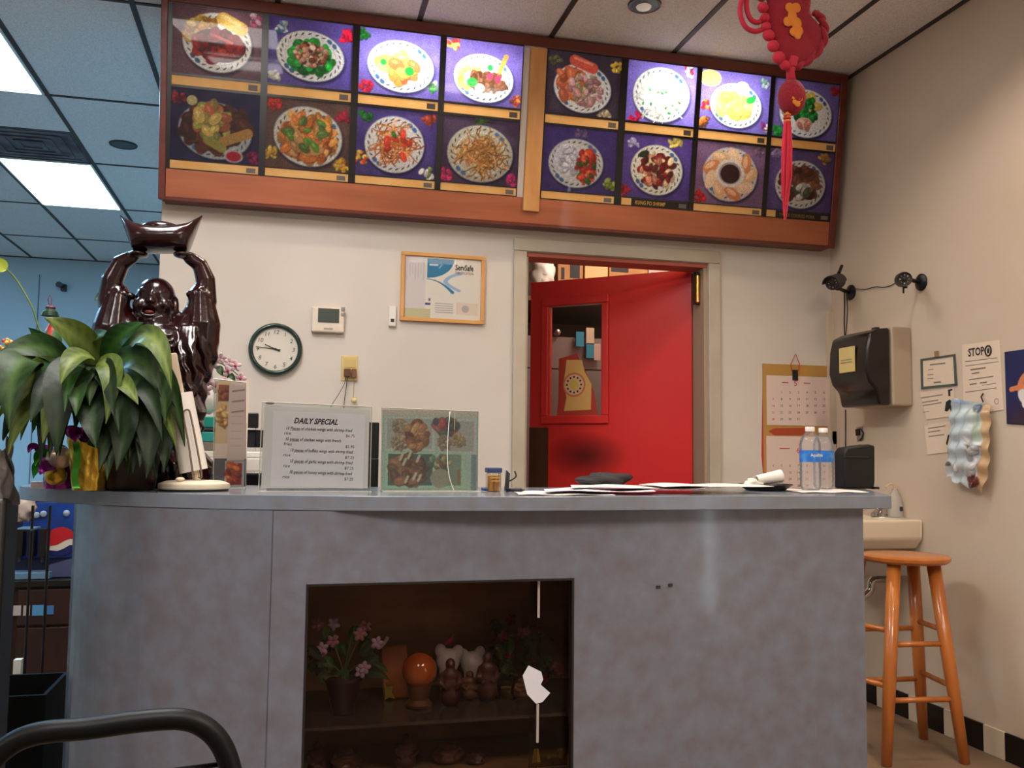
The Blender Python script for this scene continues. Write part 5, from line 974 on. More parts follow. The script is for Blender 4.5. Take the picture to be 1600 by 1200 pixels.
MB().tube(spline([RY(302, 744, hy-.045), RY(294, 690, hy-.047), RY(287, 652, hy-.046), RY(288, 642, hy-.045), RY(295, 641, hy-.045), RY(299, 654, hy-.045), RY(308, 700, hy-.046), RY(315, 742, hy-.045), RY(311, 746, hy-.03)], 5), .0026, 8).obj('tear_guard', mat('guard_brown', S(120, 100, 84), .5), ph_, smooth='all')
MB().ell((hx-.03, hy-.06, ZT+.032), (.012, .01, .006)).obj('screw_cap', m_crm, ph_, smooth='all')
def stand(name, lab, C_, y, mset, cat='sign'):   # acrylic holder from pixel corners TL TR BR BL
    q = [RY(*c, y) for c in C_]; z0 = ZT+.003; q[2].z = z0; q[3].z = z0
    t = thing(name, lab, cat, ((q[3].x+q[2].x)/2, y, ZT)); MB().poly([p+Vector((0, -.0035, 0)) for p in q], (0, .002, 0)).obj('front_sheet', m_acr, t); MB().poly([p+Vector((0, .003, 0)) for p in q], (0, .002, 0)).obj('back_sheet', m_acr, t)
    MB().poly([q[3]+Vector((0, -.045, -.0025)), q[2]+Vector((0, -.045, -.0025)), q[2]+Vector((0, .03, -.0025)), q[3]+Vector((0, .03, -.0025))], (0, 0, .002)).obj('foot', m_acre, t)
    e_ = MB(); e_.tube([q[0], q[1]], .0016, 5); e_.obj('top_edge', m_acre, t); MB().tube([q[0], q[3]], .0013, 5).obj('side_edge', m_acre, t); MB().tube([q[1], q[2]], .0013, 5).obj('side_edge', m_acre, t)
    return t, q
m_acre = mat('acrylic_edge', S(216, 212, 196), .15, trans=.3)
# daily special
t, q = stand('daily_special_sign', 'clear acrylic stand holding the white DAILY SPECIAL price list', [(410, 628), (581, 636), (578, 768), (404, 768)], 2.53, 0)
R1 = (q[1]-q[0]).normalized(); Uu = (q[0]-q[3]).normalized(); o_ = q[3]; wd_ = (q[2]-q[3]).length; ht_ = (q[0]-q[3]).length
MB().poly([q[3]+R1*.006+Uu*.006, q[2]-R1*.006+Uu*.006, q[1]-R1*.006-Uu*.006, q[0]+R1*.006-Uu*.006], (0, .0015, 0)).obj('backing_sheet', mat('cloudy_backing', S(206, 204, 200), .6), t)
po = o_+R1*.03+Uu*.012-YV*.0012; pwid = wd_-.05; phei = ht_-.034
MB().fbox(po, R1, YV, Uu, 0, pwid, 0, .0008, 0, phei).obj('price_list', mat('sheet_white', S(218, 214, 216), .7), t)
hz_ = phei; text('DAILY SPECIAL', 'heading', m_ink, po+R1*pwid*.22+Uu*hz_*.845-YV*.0008, R1, Uu, .021, t, shear=.3, bold=.03, fit=pwid*.48)
rows = [('10 Pieces of chicken wings with shrimp fried', 'rice', '$6.75'), ('10 pieces of chicken wings with french', 'fries', '$5.95'), ('10 pieces of buffalo wings with shrimp fried', 'rice', '$7.25'), ('10 pieces of garlic wings with shrimp fried', 'rice', '$7.25'), ('10 pieces of honey wings with shrimp fried', 'rice', '$7.25')]
for k, (a, b_, c) in enumerate(rows):
    zz = hz_*(.755-.145*k); x0 = pwid*(.135 if k < 2 else .19); m_in2 = m_ink
    text(a, 'price_line', m_in2, po+R1*x0+Uu*zz-YV*.0008, R1, Uu, .0125, t, shear=.2, fit=pwid*(.60 if k == 1 else .72 if k == 0 else .68), bold=.004)
    MB().fbox(po+R1*(x0+pwid*.05)+Uu*(zz-.0018)-YV*.001, R1, YV, Uu, 0, pwid*.105, 0, .0003, 0, .0006).obj('underline', m_in2, t)
    text(b_, 'price_line', m_in2, po+R1*pwid*.12+Uu*(zz-hz_*.066)-YV*.0008, R1, Uu, .0125, t, shear=.2); text(c, 'price', mat('price_ink', S(110, 60, 70), .7) if k == 0 else m_in2, po+R1*pwid*.79+Uu*(zz-hz_*.072)-YV*.0008, R1, Uu, .011, t, shear=.1)
MB().ell(q[0]+R1*.02-Uu*.002, (.012, .004, .004)).obj('tape_lump', m_gry, t, smooth='all')
# takeout photo sign
t, q = stand('takeout_photo_sign', 'clear stand with photos of four filled takeout trays', [(596, 637), (747, 643), (746, 768), (595, 768)], 2.53, 0)
R1 = (q[2]-q[3]).normalized(); Uu = dZ; ht_ = q[1].z-q[2].z; wd_ = (q[2]-q[3]).length
pc = Pic(wd_, ht_, 190, (150, 176, 160), 21); w_ = wd_/ht_; pc.mot(14, 80); pc.rect(0, w_, .93, 1, (180, 172, 158))
def tray(x0, x1, y0, y1, c1, c2): pc.rect(x0, x1, y0, y1, c1); pc.rect(x0+.03, x1-.03, y0+.03, y1-.03, c2)
tray(.03, w_*.54, .49, .92, (176, 186, 180), (150, 160, 154)); tray(w_*.58, w_*.98, .46, .90, (176, 182, 176), (150, 152, 150)); tray(.05, w_*.55, .03, .48, (150, 196, 168), (60, 84, 80)); tray(w_*.57, w_*.85, .03, .48, (150, 190, 160), (110, 130, 110))
rice = [(150, 132, 110), (166, 146, 120), (136, 120, 100)]; mt = [(122, 70, 56), (150, 96, 66), (96, 54, 50), (176, 130, 84)]
pc.ell(.22, .8, .10, .09, (140, 126, 106)); pc.ell(.22, .60, .11, .11, (150, 128, 106)); pc.bits(60, .22, .8, .09, .08, rice, .01, .02); pc.bits(60, .22, .6, .1, .1, rice, .01, .02); pc.ell(.44, .70, .12, .19, (110, 64, 56)); pc.bits(70, .44, .7, .13, .18, mt, .02, .045)
pc.ell(.80, .80, .16, .09, (130, 60, 60)); pc.bits(50, .80, .80, .16, .09, [(150, 60, 60), (120, 80, 90), (60, 80, 70)], .02, .04); pc.ell(.78, .60, .09, .08, (150, 136, 110)); pc.ell(.96, .62, .09, .09, (156, 138, 104)); pc.bits(40, .78, .6, .09, .08, rice, .01, .02); pc.bits(40, .96, .62, .08, .08, [(170, 150, 90), (150, 130, 100)], .01, .02)
pc.bits(60, .32, .26, .2, .17, [(116, 74, 56), (140, 94, 66), (84, 60, 50)], .03, .06)
for k, (a, b_) in enumerate(((.23, .38), (.27, .32), (.33, .40), (.40, .14), (.46, .12), (.30, .10), (.44, .36))): pc.seg(a, b_, a+.03, b_+.07, .016, (190, 190, 160))
pc.bits(30, .73, .34, .12, .1, [(190, 180, 110), (70, 110, 90), (110, 80, 60)], .015, .03); pc.ell(.74, .15, .13, .12, (140, 140, 120)); pc.seg(.98, .1, .97, .24, .02, (130, 90, 70)); pc.rect(w_*.93, w_*.985, .0, .45, (84, 110, 120), .7); pc.ell(w_*.55, .86, .04, .05, (66, 66, 90))
pc.grain(10); pc.C = pc.C*.75+np.array((150, 148, 138))*.25; pc.mesh('photo_print', print_mat('photo_gloss', .3, coat=.2), q[3]-YV*.0008, R1, Uu, t)
MB().tube(spline([RY(*z, 2.515) for z in ((703, 643), (700, 680), (699, 715), (702, 745), (709, 766))], 5), .0011, 6).obj('film_highlight', mat('highlight_white', S(236, 236, 234), .1, spec=1.), t, smooth='all')  # highlight on the bent acrylic, modelled as a thin pale tube
MB().tube([RY(711, 645, 2.515), RY(710, 672, 2.515)], .0008, 5).obj('film_crease', m_acre, t)
# tall table tent
t, q = stand('menu_tent', 'narrow tall acrylic menu stand with food pictures beside the towel holder', [(335, 592), (384, 598), (384, 764), (333, 764)], 2.74, 0)
R1 = EX; wd_ = q[2].x-q[3].x; ht_ = q[0].z-ZT-.01
pc = Pic(wd_, ht_, 210, (214, 196, 180), 33); w_ = wd_/ht_; pc.rect(0, w_, 0, .26, (90, 88, 92)); pc.rect(0, w_*.44, .40, 1, (206, 178, 140)); pc.rect(w_*.06, w_*.46, .80, .96, (150, 80, 50)); pc.bits(26, w_*.26, .88, w_*.16, .06, [(170, 90, 60), (130, 70, 50)], .01, .02); pc.bits(40, w_*.22, .66, w_*.18, .1, [(214, 170, 110), (190, 130, 70)], .01, .02)
pc.rect(w_*.38, w_*.92, .24, .97, (206, 184, 176))
for k in range(3): pc.seg(w_*.5, .90-.10*k, w_*.85, .915-.10*k, .006, (120, 100, 96))
for k in range(5): pc.seg(w_*.48, .66-.07*k, w_*.8, .66-.07*k, .002, (170, 150, 150))
pc.rect(w_*.34, w_*.94, 0, .235, (180, 180, 180)); pc.rect(w_*.38, w_*.62, .01, .23, (206, 104, 46)); pc.rect(w_*.60, w_*.86, .01, .22, (166, 40, 40)); pc.bits(20, w_*.6, .12, w_*.18, .1, [(190, 60, 40), (220, 120, 50), (150, 30, 30)], .01, .025)
pc.mesh('menu_card', m_print, (q[3].x, 2.7395, ZT+.006), R1, dZ, t)
# toothpick jar
jx, jy = on(777, 770).x, 2.50
t = thing('toothpick_jar', 'small square jar of toothpicks with navy blue lid', 'jar', (jx, jy, ZT))
MB().bb(jx-.019, jx+.019, jy-.019, jy+.019, ZT+.001, ZT+.053).obj('jar_body', glass_mat('jar_plastic', (.9, .84, .72), .25, .1), t, bevel=.004)
for k in range(36): a_ = random.uniform(-.014, .014); b_ = random.uniform(-.014, .014); MB().tube([(jx+a_, jy+b_, ZT+.003), (jx+a_+random.uniform(-.003, .003), jy+b_, ZT+.045)], .0016, 5).obj('toothpick', m_card2, t)
MB().bb(jx-.021, jx+.021, jy-.021, jy+.021, ZT+.054, ZT+.068).obj('lid', mat('navy_lid', S(40, 58, 100), .4), t, bevel=.003)
for k in range(2): MB().bb(jx-.014, jx+.014, jy-.0205, jy-.0196, ZT+.03+.009*k, ZT+.033+.009*k).obj('label_print', mat('label_tan', S(190, 140, 70), .6), t)
# dark little binder clip, pens
bp_ = RY(797, 764, 2.62); t = thing('binder_clip', 'small dark clip with wire loops standing behind the toothpick jar', 'clip', (bp_.x, 2.62, ZT))
MB().poly([RY(789, 768, 2.61), RY(792, 735, 2.61), RY(797, 740, 2.61), RY(795, 768, 2.61)], (0, .012, 0)).obj('clip_body', m_dark, t); MB().tube(spline([RY(795, 752, 2.615), RY(806, 745, 2.615), RY(804, 736, 2.615)], 4), .0025, 6).obj('wire_loop', m_wire, t, smooth='all')
def pen(a, b_, m, lab):
    p, q = RZ(*a, ZT+.0065), RZ(*b_, ZT+.0065); q.y = p.y+min(max(q.y-p.y, -.05), .05); t = thing('pen', lab, 'pen', (p+q)/2-Vector((0, 0, .006))); MB().tube([p, p.lerp(q, .82)], .005, 10).obj('barrel', m, t, smooth='all'); MB().tube([p.lerp(q, .82), q], [.005, .0012], 10).obj('tip', m_dark, t, smooth='all')
pen((754, 764), (768, 766), mat('pen_blue', S(40, 70, 150), .4), 'short blue pen lying left of the toothpick jar'); pen((791, 765.5), (820, 766), mat('pen_black', S(24, 26, 44), .35), 'dark navy pen lying right of the toothpick jar')
# loose sheets on the counter
m_s1 = mat('sheet_a', S(232, 222, 214), .8); m_s2 = mat('sheet_b', S(206, 202, 208), .8)
def flat(lab, pts, z, m, warp=0.):
    P_ = [Vector((x, y, ZT+z)) for x, y in pts]; a, b_, c, d_ = P_
    f = lambda u, v: (a*(1-u)+b_*u)*(1-v)+(d_*(1-u)+c*u)*v+Vector((0, 0, warp*math.sin(u*PI*1.5)**2+.0012*math.sin(u*12+v*5)+.0012))
    mb = MB().grid(f, 24, 6); n = len(mb.v); mb.v += [(x, y, z_-.0008) for x, y, z_ in mb.v]; k = len(mb.f); mb.f += [tuple(i+n for i in g)[::-1] for g in mb.f[:k]]
    return mb.obj('paper_sheet', m, smooth='all', label=lab, cat='paper', group='papers lying on the counter')
flat('white sheet lying at the counter edge right of the pens', [(.60, 2.31), (.86, 2.29), (.90, 2.50), (.64, 2.53)], .0005, m_s1)
flat('greyish folded sheet under the long white papers', [(.68, 2.34), (.98, 2.30), (1.04, 2.50), (.74, 2.56)], .006, m_s2, .004)
flat('long white paper in the middle of the counter before the red door', [(.78, 2.42), (1.14, 2.33), (1.22, 2.58), (.86, 2.68)], .0135, m_s1, .003)
flat('right-hand white paper reaching towards the black plate', [(1.02, 2.34), (1.36, 2.34), (1.34, 2.58), (1.05, 2.60)], .0195, m_s1, .003)
flat('white napkin sheet under the water bottles', [(1.50, 2.42), (1.74, 2.44), (1.80, 2.68), (1.54, 2.66)], .0005, m_s1, .001)
# black cloth pouch
c_ = on(888, 760); pch = crumple((c_.x+.03, 2.66, ZT+.030), (.086, .045, .022), 9, .3); pch.v = [(x, y, max(z, ZT+.0165)) for x, y, z in pch.v]; pch.obj('fabric_pouch', mat('black_fabric', S(40, 36, 38), .6, bump=(60, .4)), smooth='all', label='black crumpled pouch lying on the papers before the red door', cat='pouch')
# black plate with rice and a tipped paper cup
px_, py_ = (on(1127, 764).x+on(1213, 765).x)/2, 2.60; tz = ZT
pl = thing('black_plate', 'small black plastic plate holding leftover rice near the bottles', 'plate', (px_, py_, ZT)); MB().lathe([(.060, .001), (.062, .003), (.084, .018), (.086, .019), (.084, .021), (.060, .006), (.001, .005)], (px_, py_, ZT+.0005), 36).obj('dish', m_black, pl, smooth=True)
rb = crumple((px_-.035, py_, ZT+.022), (.030, .026, .018), 14, .4); rb.obj('leftover_rice', mat('rice_white', S(240, 232, 216), .8), smooth='all', label='small heap of white rice on the black plate', cat='food', kind='thing')
ca_, cb2 = RY(1182, 752, py_-.01), RY(1220, 745, py_-.01); d_ = cb2-ca_; cu = thing('paper_cup', 'white paper cup tipped on its side across the plate rim', 'cup', (ca_+cb2)/2-Vector((0, 0, .02)))
MB().lathe([(.012, .004), (.013, 0), (.015, 0), (.0205, d_.length), (.0, d_.length)], ca_+Vector((0, 0, .003)), 24, d_).obj('cup_body', m_white, cu, smooth=True); MB().ell(ca_+Vector((-.002, 0, .002)), (.006, .011, .011)).obj('food_scrap', mat('brown_food', S(120, 90, 50), .7), cu, smooth='all')
# water bottles
m_pet = glass_mat('bottle_plastic', (.95, .95, .95), .22, .10, .10); m_wat = glass_mat('water', (.90, .91, .93), .2, .02); m_lb = mat('label_blue', S(36, 106, 190), .4, noise=(30, S(80, 150, 210), 2, .5, .75)); m_cap = mat('cap_white', S(232, 228, 222), .4)
def bottle(x, y, lab):
    t = thing('water_bottle', lab, 'bottle', (x, y, ZT)); h = .198; R = .0325
    MB().lathe([(.018, .004), (.027, .001), (R-.002, .006), (R, .014), (R, .022), (R-.0012, .026), (R, .030), (R, .038), (R-.0012, .042), (R, .046), (R, .054), (R-.0012, .058), (R, .062), (R, .070), (R-.0012, .074), (R, .078), (R, .115), (R, .145), (.027, .163), (.018, .176), (.0125, .182), (.0125, .186)], (x, y, ZT+.0035), 32, cap=False).obj('bottle_body', m_pet, t, smooth=True, open_=True)
    MB().lathe([(R+.0004, .088), (R+.0004, .125)], (x, y, ZT+.0035), 32, cap=False).obj('label', m_lb, t, smooth=True, open_=True)
    MB().lathe([(.014, .184), (.0145, .186), (.0145, .197), (.0135, .199), (.001, .199)], (x, y, ZT+.0035), 24).obj('cap', m_cap, t, smooth=True)
    return t
b_1 = bottle(on(1272, 768).x+.002, 2.56, 'front water bottle of the pair, left one with blue label'); b_2 = bottle(on(1288, 768).x+.068, 2.645, 'rear water bottle of the pair, right one with blue label')
bx0 = WL[b_1]; text('Aquafina', 'label_lettering', m_white, (bx0.x-.020, bx0.y-.0345, ZT+.109), EX, dZ, .014, b_1, fit=.042, bold=.01)
# black leather box at the counter end
q0, q1 = RY(1320, 766, 2.70), RY(1368, 766, 2.70); lz = RY(1345, 694, 2.70).z
lb = thing('black_leather_box', 'black leather-like upright box at the right end of the counter', 'box', ((q0.x+q1.x)/2, 2.73, ZT))
MB().poly([(q0.x, 2.70, ZT+.002), (q1.x-.004, 2.70, ZT+.002), (q1.x, 2.70, ZT+.03), (q1.x+.002, 2.70, lz-.004), (q1.x-.02, 2.70, lz), (q0.x+.012, 2.70, lz-.012), (q0.x, 2.70, lz-.03)], (0, .06, 0)).obj('case', mat('leather_black', S(13, 10, 10), .6, bump=(50, .5)), lb, bevel=.006, smooth=True)
MB().bb(q0.x-.002, q1.x-.03, 2.694, 2.6985, lz-.045, lz-.041).obj('seam', m_dark, lb); MB().bb(q1.x-.012, q1.x+.008, 2.69, 2.72, ZT+.001, ZT+.009).obj('corner_foot', m_black, lb)
# ================================================================ BEHIND THE COUNTER
wt = MB().bb(-.52, 1.2, 3.13, 3.62, .86, .90).obj('back_worktop', m_lamt, label='low work surface behind the counter holding the till', cat='worktop')
wl_ = MB().bb(-.5, 1.18, 3.16, 3.58, 0, .859).obj('worktop_cabinet', mat('cab_grey', S(120, 116, 112), .6), label='plain cabinet under the low work surface behind the counter', cat='cabinet')
yr = 3.17
def rb_(n, px0, px1, py0, py1, m, par, y0=yr, dep=.25): a = RY(px0, py1, y0); b_ = RY(px1, py0, y0); return MB().bb(a.x, b_.x, y0, y0+dep, max(a.z, .901), b_.z).obj(n, m, par, bevel=.004)
cr = thing('cash_register', 'black cash register hidden behind the price list and photo stands', 'cash register', (RY(480, 700, yr).x, 3.3, .90))
rb_('body', 412, 592, 716, 900, m_black, cr, yr+.001); rb_('display_hood', 382, 404, 645, 668, m_black, cr, yr+.22, .08); rb_('display_stalk', 392, 400, 668, 900, m_black, cr, yr+.24, .02); rb_('rear_block', 420, 593, 660, 715, m_black, cr, yr+.05, .2); rb_('printer', 383, 425, 672, 699, m_dark, cr, yr+.26, .1)
sh2 = thing('letter_tray', 'white tray with loose papers beside the till behind the counter', 'tray', (RY(345, 735, yr).x, 3.25, .90))
rb_('tray_board', 300, 410, 706, 714, m_white, sh2, yr, .15); rb_('lower_board', 300, 410, 716, 736, m_paper, sh2, yr-.01, .15); rb_('leg_panel', 303, 408, 742, 900, m_black, sh2, yr+.02, .1); rb_('rail', 296, 410, 738, 741, m_chrome, sh2, yr-.02, .01)
tl = thing('teal_folder', 'teal folder lying on the white tray behind the menu stand', 'folder', RY(322, 700, yr)); rb_('cover', 308, 340, 651, 668, mat('teal', S(30, 150, 130), .5), tl, yr+.02, .12); rb_('dark_spine', 306, 340, 669, 674, m_dark, tl, yr+.02, .12); rb_('lower_cover', 308, 345, 675, 690, mat('teal_b', S(50, 160, 150), .5), tl, yr+.02, .12); rb_('paper_edges', 308, 350, 691, 704, m_gry, tl, yr+.02, .12)
vb = RY(322, 622, 3.32); crumple(vb, (.05, .04, .055), 21, .12).obj('white_parcel', mat('parcel_white', S(204, 196, 186), .7), smooth='all', label='pale rounded parcel on the folder behind the orchid', cat='parcel')
# ================================================================ INSIDE THE SHOWCASE
def SP(px, py, y=2.50): return RY(px, py, y)
zsf = SHZ+.001; zfl = .321
def figur(lab, px, py_top, py_bot, w, m, y=2.50, z0=None, hat=None, cat='figurine', group=None):
    z0 = zsf if z0 is None else z0; x = SP(px, py_top, y).x; zt_ = SP(px, py_top, y).z; h = zt_-z0; r = w*.0017*.5
    sh = [('e', (x, y, z0+h*.22), (r, r*.8, h*.24)), ('e', (x, y, z0+h*.45), (r*.85, r*.7, h*.24)), ('e', (x, y-.002, z0+h*.66), (r*.8, r*.6, h*.14)), ('e', (x, y, z0+h*.87), (r*.48, r*.45, h*.13)),
          ('t', [(x-r*.7, y, z0+h*.66), (x-r*1.0, y-.006, z0+h*.48), (x-r*.5, y-r*.8, z0+h*.42)], [r*.28, r*.24, r*.2]), ('t', [(x+r*.7, y, z0+h*.66), (x+r*1.0, y-.006, z0+h*.48), (x+r*.5, y-r*.8, z0+h*.42)], [r*.28, r*.24, r*.2]),
          ('e', (x, y-r*.45, z0+h*.86), (r*.1, r*.12, h*.03))]
    b = blob(sh, max(.0022, h/45), 1); b.v = [(a, c, max(d, z0+.0005)) for a, c, d in b.v]; return b.obj('figurine', m, smooth='all', label=lab, cat=cat, group=group)
m_fig = mat('figurine_dark', S(70, 32, 28), .35, coat=.3); m_fig2 = mat('figurine_brown', S(96, 60, 36), .4, coat=.3); m_wfig = mat('china_white', S(206, 200, 200), .3, coat=.3)
G_ = 'figurines in the showcase'
figur('dark standing figurine in front of the white china birds in the showcase', 704, 1028, 1100, 34, m_fig, 2.46, group=G_); figur('taller dark hooded figurine right of the white china birds in the showcase', 762, 1018, 1100, 34, m_fig, 2.50, group=G_)
figur('small pale-brown figurine between the two dark ones in the showcase', 734, 1048, 1100, 28, m_fig2, 2.52, group=G_)
# white china birds, one with a red comb
for k, (px, py, lab) in enumerate(((700, 1010, 'white china bird with red comb behind the dark figurine'), (738, 1014, 'white china bird without comb, right one of the pair'))):
    y = 2.58+.02*k; p = SP(px, py+22, y); c = Vector((p.x, y, p.z)); h = c.z-zsf; sg_ = -1 if k == 0 else 1
    t = thing('china_bird', lab, 'figurine', (c.x, y, zsf)); b = blob([('e', c, (.034, .024, .034)), ('e', c+Vector((sg_*.022, 0, .028)), (.016, .014, .020)), ('e', c+Vector((-sg_*.028, 0, .022)), (.018, .012, .022)), ('t', [c, Vector((c.x, y, zsf+.012))], [.028, .020])], .0028, 2); b.v = [(a, q, max(z_, zsf+.0005)) for a, q, z_ in b.v]; b.obj('body', m_wfig, t, smooth='all')
    if k == 0: MB().poly([c+Vector(q) for q in ((-.030, -.004, .042), (-.010, -.004, .048), (.014, -.004, .074), (.012, -.004, .050), (-.004, -.004, .046))], (0, .008, 0)).obj('red_comb', mat('comb_red', S(196, 30, 44), .5), t)
# orange glass ball on a wooden stand
ob = thing('amber_ball', 'amber glass ball on a wooden stand in the showcase', 'ornament', (SP(655, 1040).x, 2.48, zsf)); c = SP(655, 1047, 2.48); MB().ell(c, .047, None, 28, 18).obj('ball', mat('amber_glass', S(190, 96, 40), .1, coat=.8, noise=(16, S(150, 60, 24), 3)), ob, smooth='all')
MB().lathe([(.034, .001), (.036, .008), (.026, .02), (.034, c.z-zsf-.034), (.020, c.z-zsf-.040)], (c.x, 2.48, zsf), 24).obj('stand', m_fig2, ob, smooth=True)
t = thing('wood_plaque', 'light wooden plaque leaning behind the amber ball in the showcase', 'plaque', (SP(618, 1090, 2.58).x, 2.58, zsf)); a, b_ = SP(596, 1012, 2.58), SP(640, 1090, 2.58); MB().poly([(a.x, 2.59, a.z), (b_.x-.01, 2.59, a.z+.004), (b_.x, 2.57, zsf+.001), (a.x+.008, 2.57, zsf+.001)], (0, .012, 0)).obj('board', mat('plaque_wood', S(176, 104, 56), .5, noise=(5, S(150, 80, 40), 4)), t, bevel=.003)
MB().poly([SP(*q, 2.56) for q in ((600, 1068), (606, 1074), (614, 1072), (612, 1082), (618, 1092), (608, 1090), (601, 1094), (602, 1084))], (0, .003, 0)).obj('yellow_star', mat('star_yellow', S(190, 176, 60), .5), t)
MB().tube(bez(SP(592, 1012, 2.56), SP(600, 1008, 2.55), SP(606, 995, 2.55)), .005, 8).obj('white_bow', m_wfig, t, smooth='all')
# potted silk flowers
def pot(lab, px, pyt, pyb, w, y, z0, m, nfl, cols, spread, seed, hpx):
    rs = np.random.RandomState(seed); x = SP(px, pyb, y).x; zt_ = SP(px, pyt, y).z; r = w*.0017*.5; t = thing('potted_flowers', lab, 'plant', (x, y, z0), 'potted silk plants in the showcase')
    MB().lathe([(r*.55, .001), (r*.6, .01), (r*.95, (zt_-z0)*.9), (r*1.08, (zt_-z0)*.92), (r*1.08, zt_-z0), (r*.9, zt_-z0-.002), (.001, zt_-z0-.006)], (x, y, z0), 24).obj('pot', m, t, smooth=True)
    for k in range(26):
        ex, ez = x+rs.uniform(-1, 1)*spread*.0017, zt_+rs.uniform(.02, 1)*hpx*.0017; ey = y+rs.uniform(-.05, .05)
        if k % 3 == 0: MB().tube(bez((x, y, zt_-.005), (x+(ex-x)*.2, y, (zt_+ez)/2), (ex, ey, ez), 5), .0012, 5).obj('stem', m_stem, t)
        leaf(t, Vector((x+(ex-x)*.6, ey, zt_+(ez-zt_)*.6)), Vector((ex, ey, ez+.01)), Vector((ex+rs.uniform(-.03, .03), ey, ez-.02)), .024, m_lf[rs.choice([0, 3, 2])])
    for k in range(nfl):
        c = Vector((x+rs.uniform(-1, 1)*spread*.0016, y-.03+rs.uniform(-.03, .02), zt_+rs.uniform(.05, 1)*hpx*.0016)); fb = MB()
        for j in range(5): an = 2*PI*j/5+k; fb.ell(c+Vector((math.cos(an)*.009, 0, math.sin(an)*.009)), (.009, .003, .006), Matrix.Rotation(-an, 3, 'Y'), 8, 6)
        fb.obj('blossom', cols[k % len(cols)], t, smooth='all')
    return t
m_lil = mat('silk_lilac', S(150, 128, 150), .7); m_pnk = mat('silk_pink', S(140, 90, 100), .7); m_pt = mat('dark_pot', S(44, 24, 26), .3, coat=.3); m_crd = mat('silk_dark_red', S(110, 30, 40), .7)
pot('dark footed pot of lilac silk flowers at the left of the showcase shelf', 536, 1056, 1100, 60, 2.46, zsf, m_pt, 12, [m_lil, m_pnk, m_lil], 62, 5, 92)
pot('small pot of dark red silk flowers at the right of the showcase shelf', 838, 1062, 1100, 30, 2.60, zsf, m_pt, 8, [m_crd, m_pnk], 36, 7, 110)
pot('thin tall dark silk plant in the middle back of the showcase shelf', 784, 1068, 1100, 18, 2.60, zsf, m_pt, 4, [m_crd], 12, 9, 120)
gx_ = SP(791, 1060, 2.5).x; t = thing('glass_tumbler', 'glass tumbler right of the dark figurines in the showcase', 'glass', (gx_, 2.5, zsf)); hg = SP(791, 1062, 2.5).z-zsf
MB().lathe([(.018, .001), (.020, .002), (.027, hg), (.0255, hg), (.019, .005), (.001, .004)], (gx_, 2.5, zsf), 24, cap=False).obj('tumbler_wall', glass_mat('tumbler_glass', (.8, .78, .7), .3, .03), t, smooth=True, open_=True); MB().lathe([(.019, .005), (.022, .03), (.001, .031)], (gx_, 2.5, zsf), 20).obj('yellow_filling', mat('filling', S(176, 150, 90), .6), t)
figur('small dark knick-knack beside the tumbler on the showcase shelf', 815, 1060, 1100, 26, m_fig2, 2.50, group=G_)
for k, (px, py, w, m, lab) in enumerate(((496, 1158, 30, m_fig, 'leftmost dark figurine on the showcase floor'), (541, 1168, 40, m_fig2, 'second figurine from the left on the showcase floor'), (634, 1146, 34, m_fig, 'figurine with a round head in the middle of the showcase floor'), (700, 1160, 44, m_fig2, 'broad brown figurine right of the middle of the showcase floor'), (745, 1174, 34, m_fig, 'low dark figurine on the showcase floor'), (862, 1172, 44, mat('figure_gold', S(150, 104, 40), .4, .3), 'golden figurine at the right of the showcase floor'))):
    figur(lab, px, py, 1200, w, m, 2.47+.02*(k % 2), z0=zfl, group='figurines on the showcase floor')
for o_ in (839,):
    t = thing('yellow_tassel', 'yellow tassel standing by the golden figurine on the showcase floor', 'ornament', SP(838, 1200, 2.44)); p = Vector((SP(838, 1172, 2.44).x, 2.44, zfl))
    for k in range(6): MB().tube([p+Vector((.004*(k-2.5), 0, .001)), p+Vector((.002*(k-2.5), 0, SP(838, 1170, 2.44).z-zfl))], [.003, .001], 5).obj('strand', mat('yellow_thread', S(190, 160, 60), .6) if k == 0 else bpy.data.materials['yellow_thread'], t)
# ================================================================ LEFT OF THE COUNTER
# drinks machine on a dark wooden cabinet
yd = 4.3; m_dw = mat('dark_cabinet_wood', S(52, 24, 14), .5, noise=(3, S(36, 16, 10), 4, .3, .7, (6, 6, 1)))
xa, xb = -1.42, -.74; zc = RY(60, 905, yd).z
cbn = thing('drinks_cabinet', 'dark brown wooden cabinet under the blue drinks machine', 'cabinet', ((xa+xb)/2, yd+.2, 0))
MB().bb(xa, xb, yd, yd+.5, .06, zc-.03).obj('carcass', m_dw, cbn); MB().bb(xa-.01, xb+.01, yd-.03, yd+.5, zc-.029, zc).obj('cabinet_top', m_black, cbn, bevel=.004); MB().bb(xa+.03, xb-.03, yd+.03, yd+.47, 0, .059).obj('plinth', m_black, cbn)
for k in range(2): x0 = xa+.02+k*.33; MB().bb(x0, x0+.31, yd-.018, yd-.001, .10, zc-.20).obj('door', m_dw, cbn, bevel=.004); MB().bb(x0, x0+.31, yd-.018, yd-.001, zc-.19, zc-.04).obj('drawer', m_dw, cbn, bevel=.004)
for j, (px0, px1, py0, py1, c) in enumerate(((19, 33, 946, 962, S(176, 172, 170)), (36, 47, 946, 962, S(170, 168, 170)), (50, 70, 945, 962, S(80, 150, 200)), (73, 84, 946, 960, S(70, 120, 180)))):
    a, b_ = RY(px0, py1, yd-.02), RY(px1, py0, yd-.02); MB().bb(a.x, b_.x, yd-.021, yd-.0185, a.z, b_.z).obj('label_card', mat('card_%d' % j, c, .5), cbn)
m_bl = mat('machine_blue', S(14, 66, 150), .35, noise=(5, S(10, 40, 110), 3)); m_navy = mat('machine_navy', S(12, 22, 60), .4)
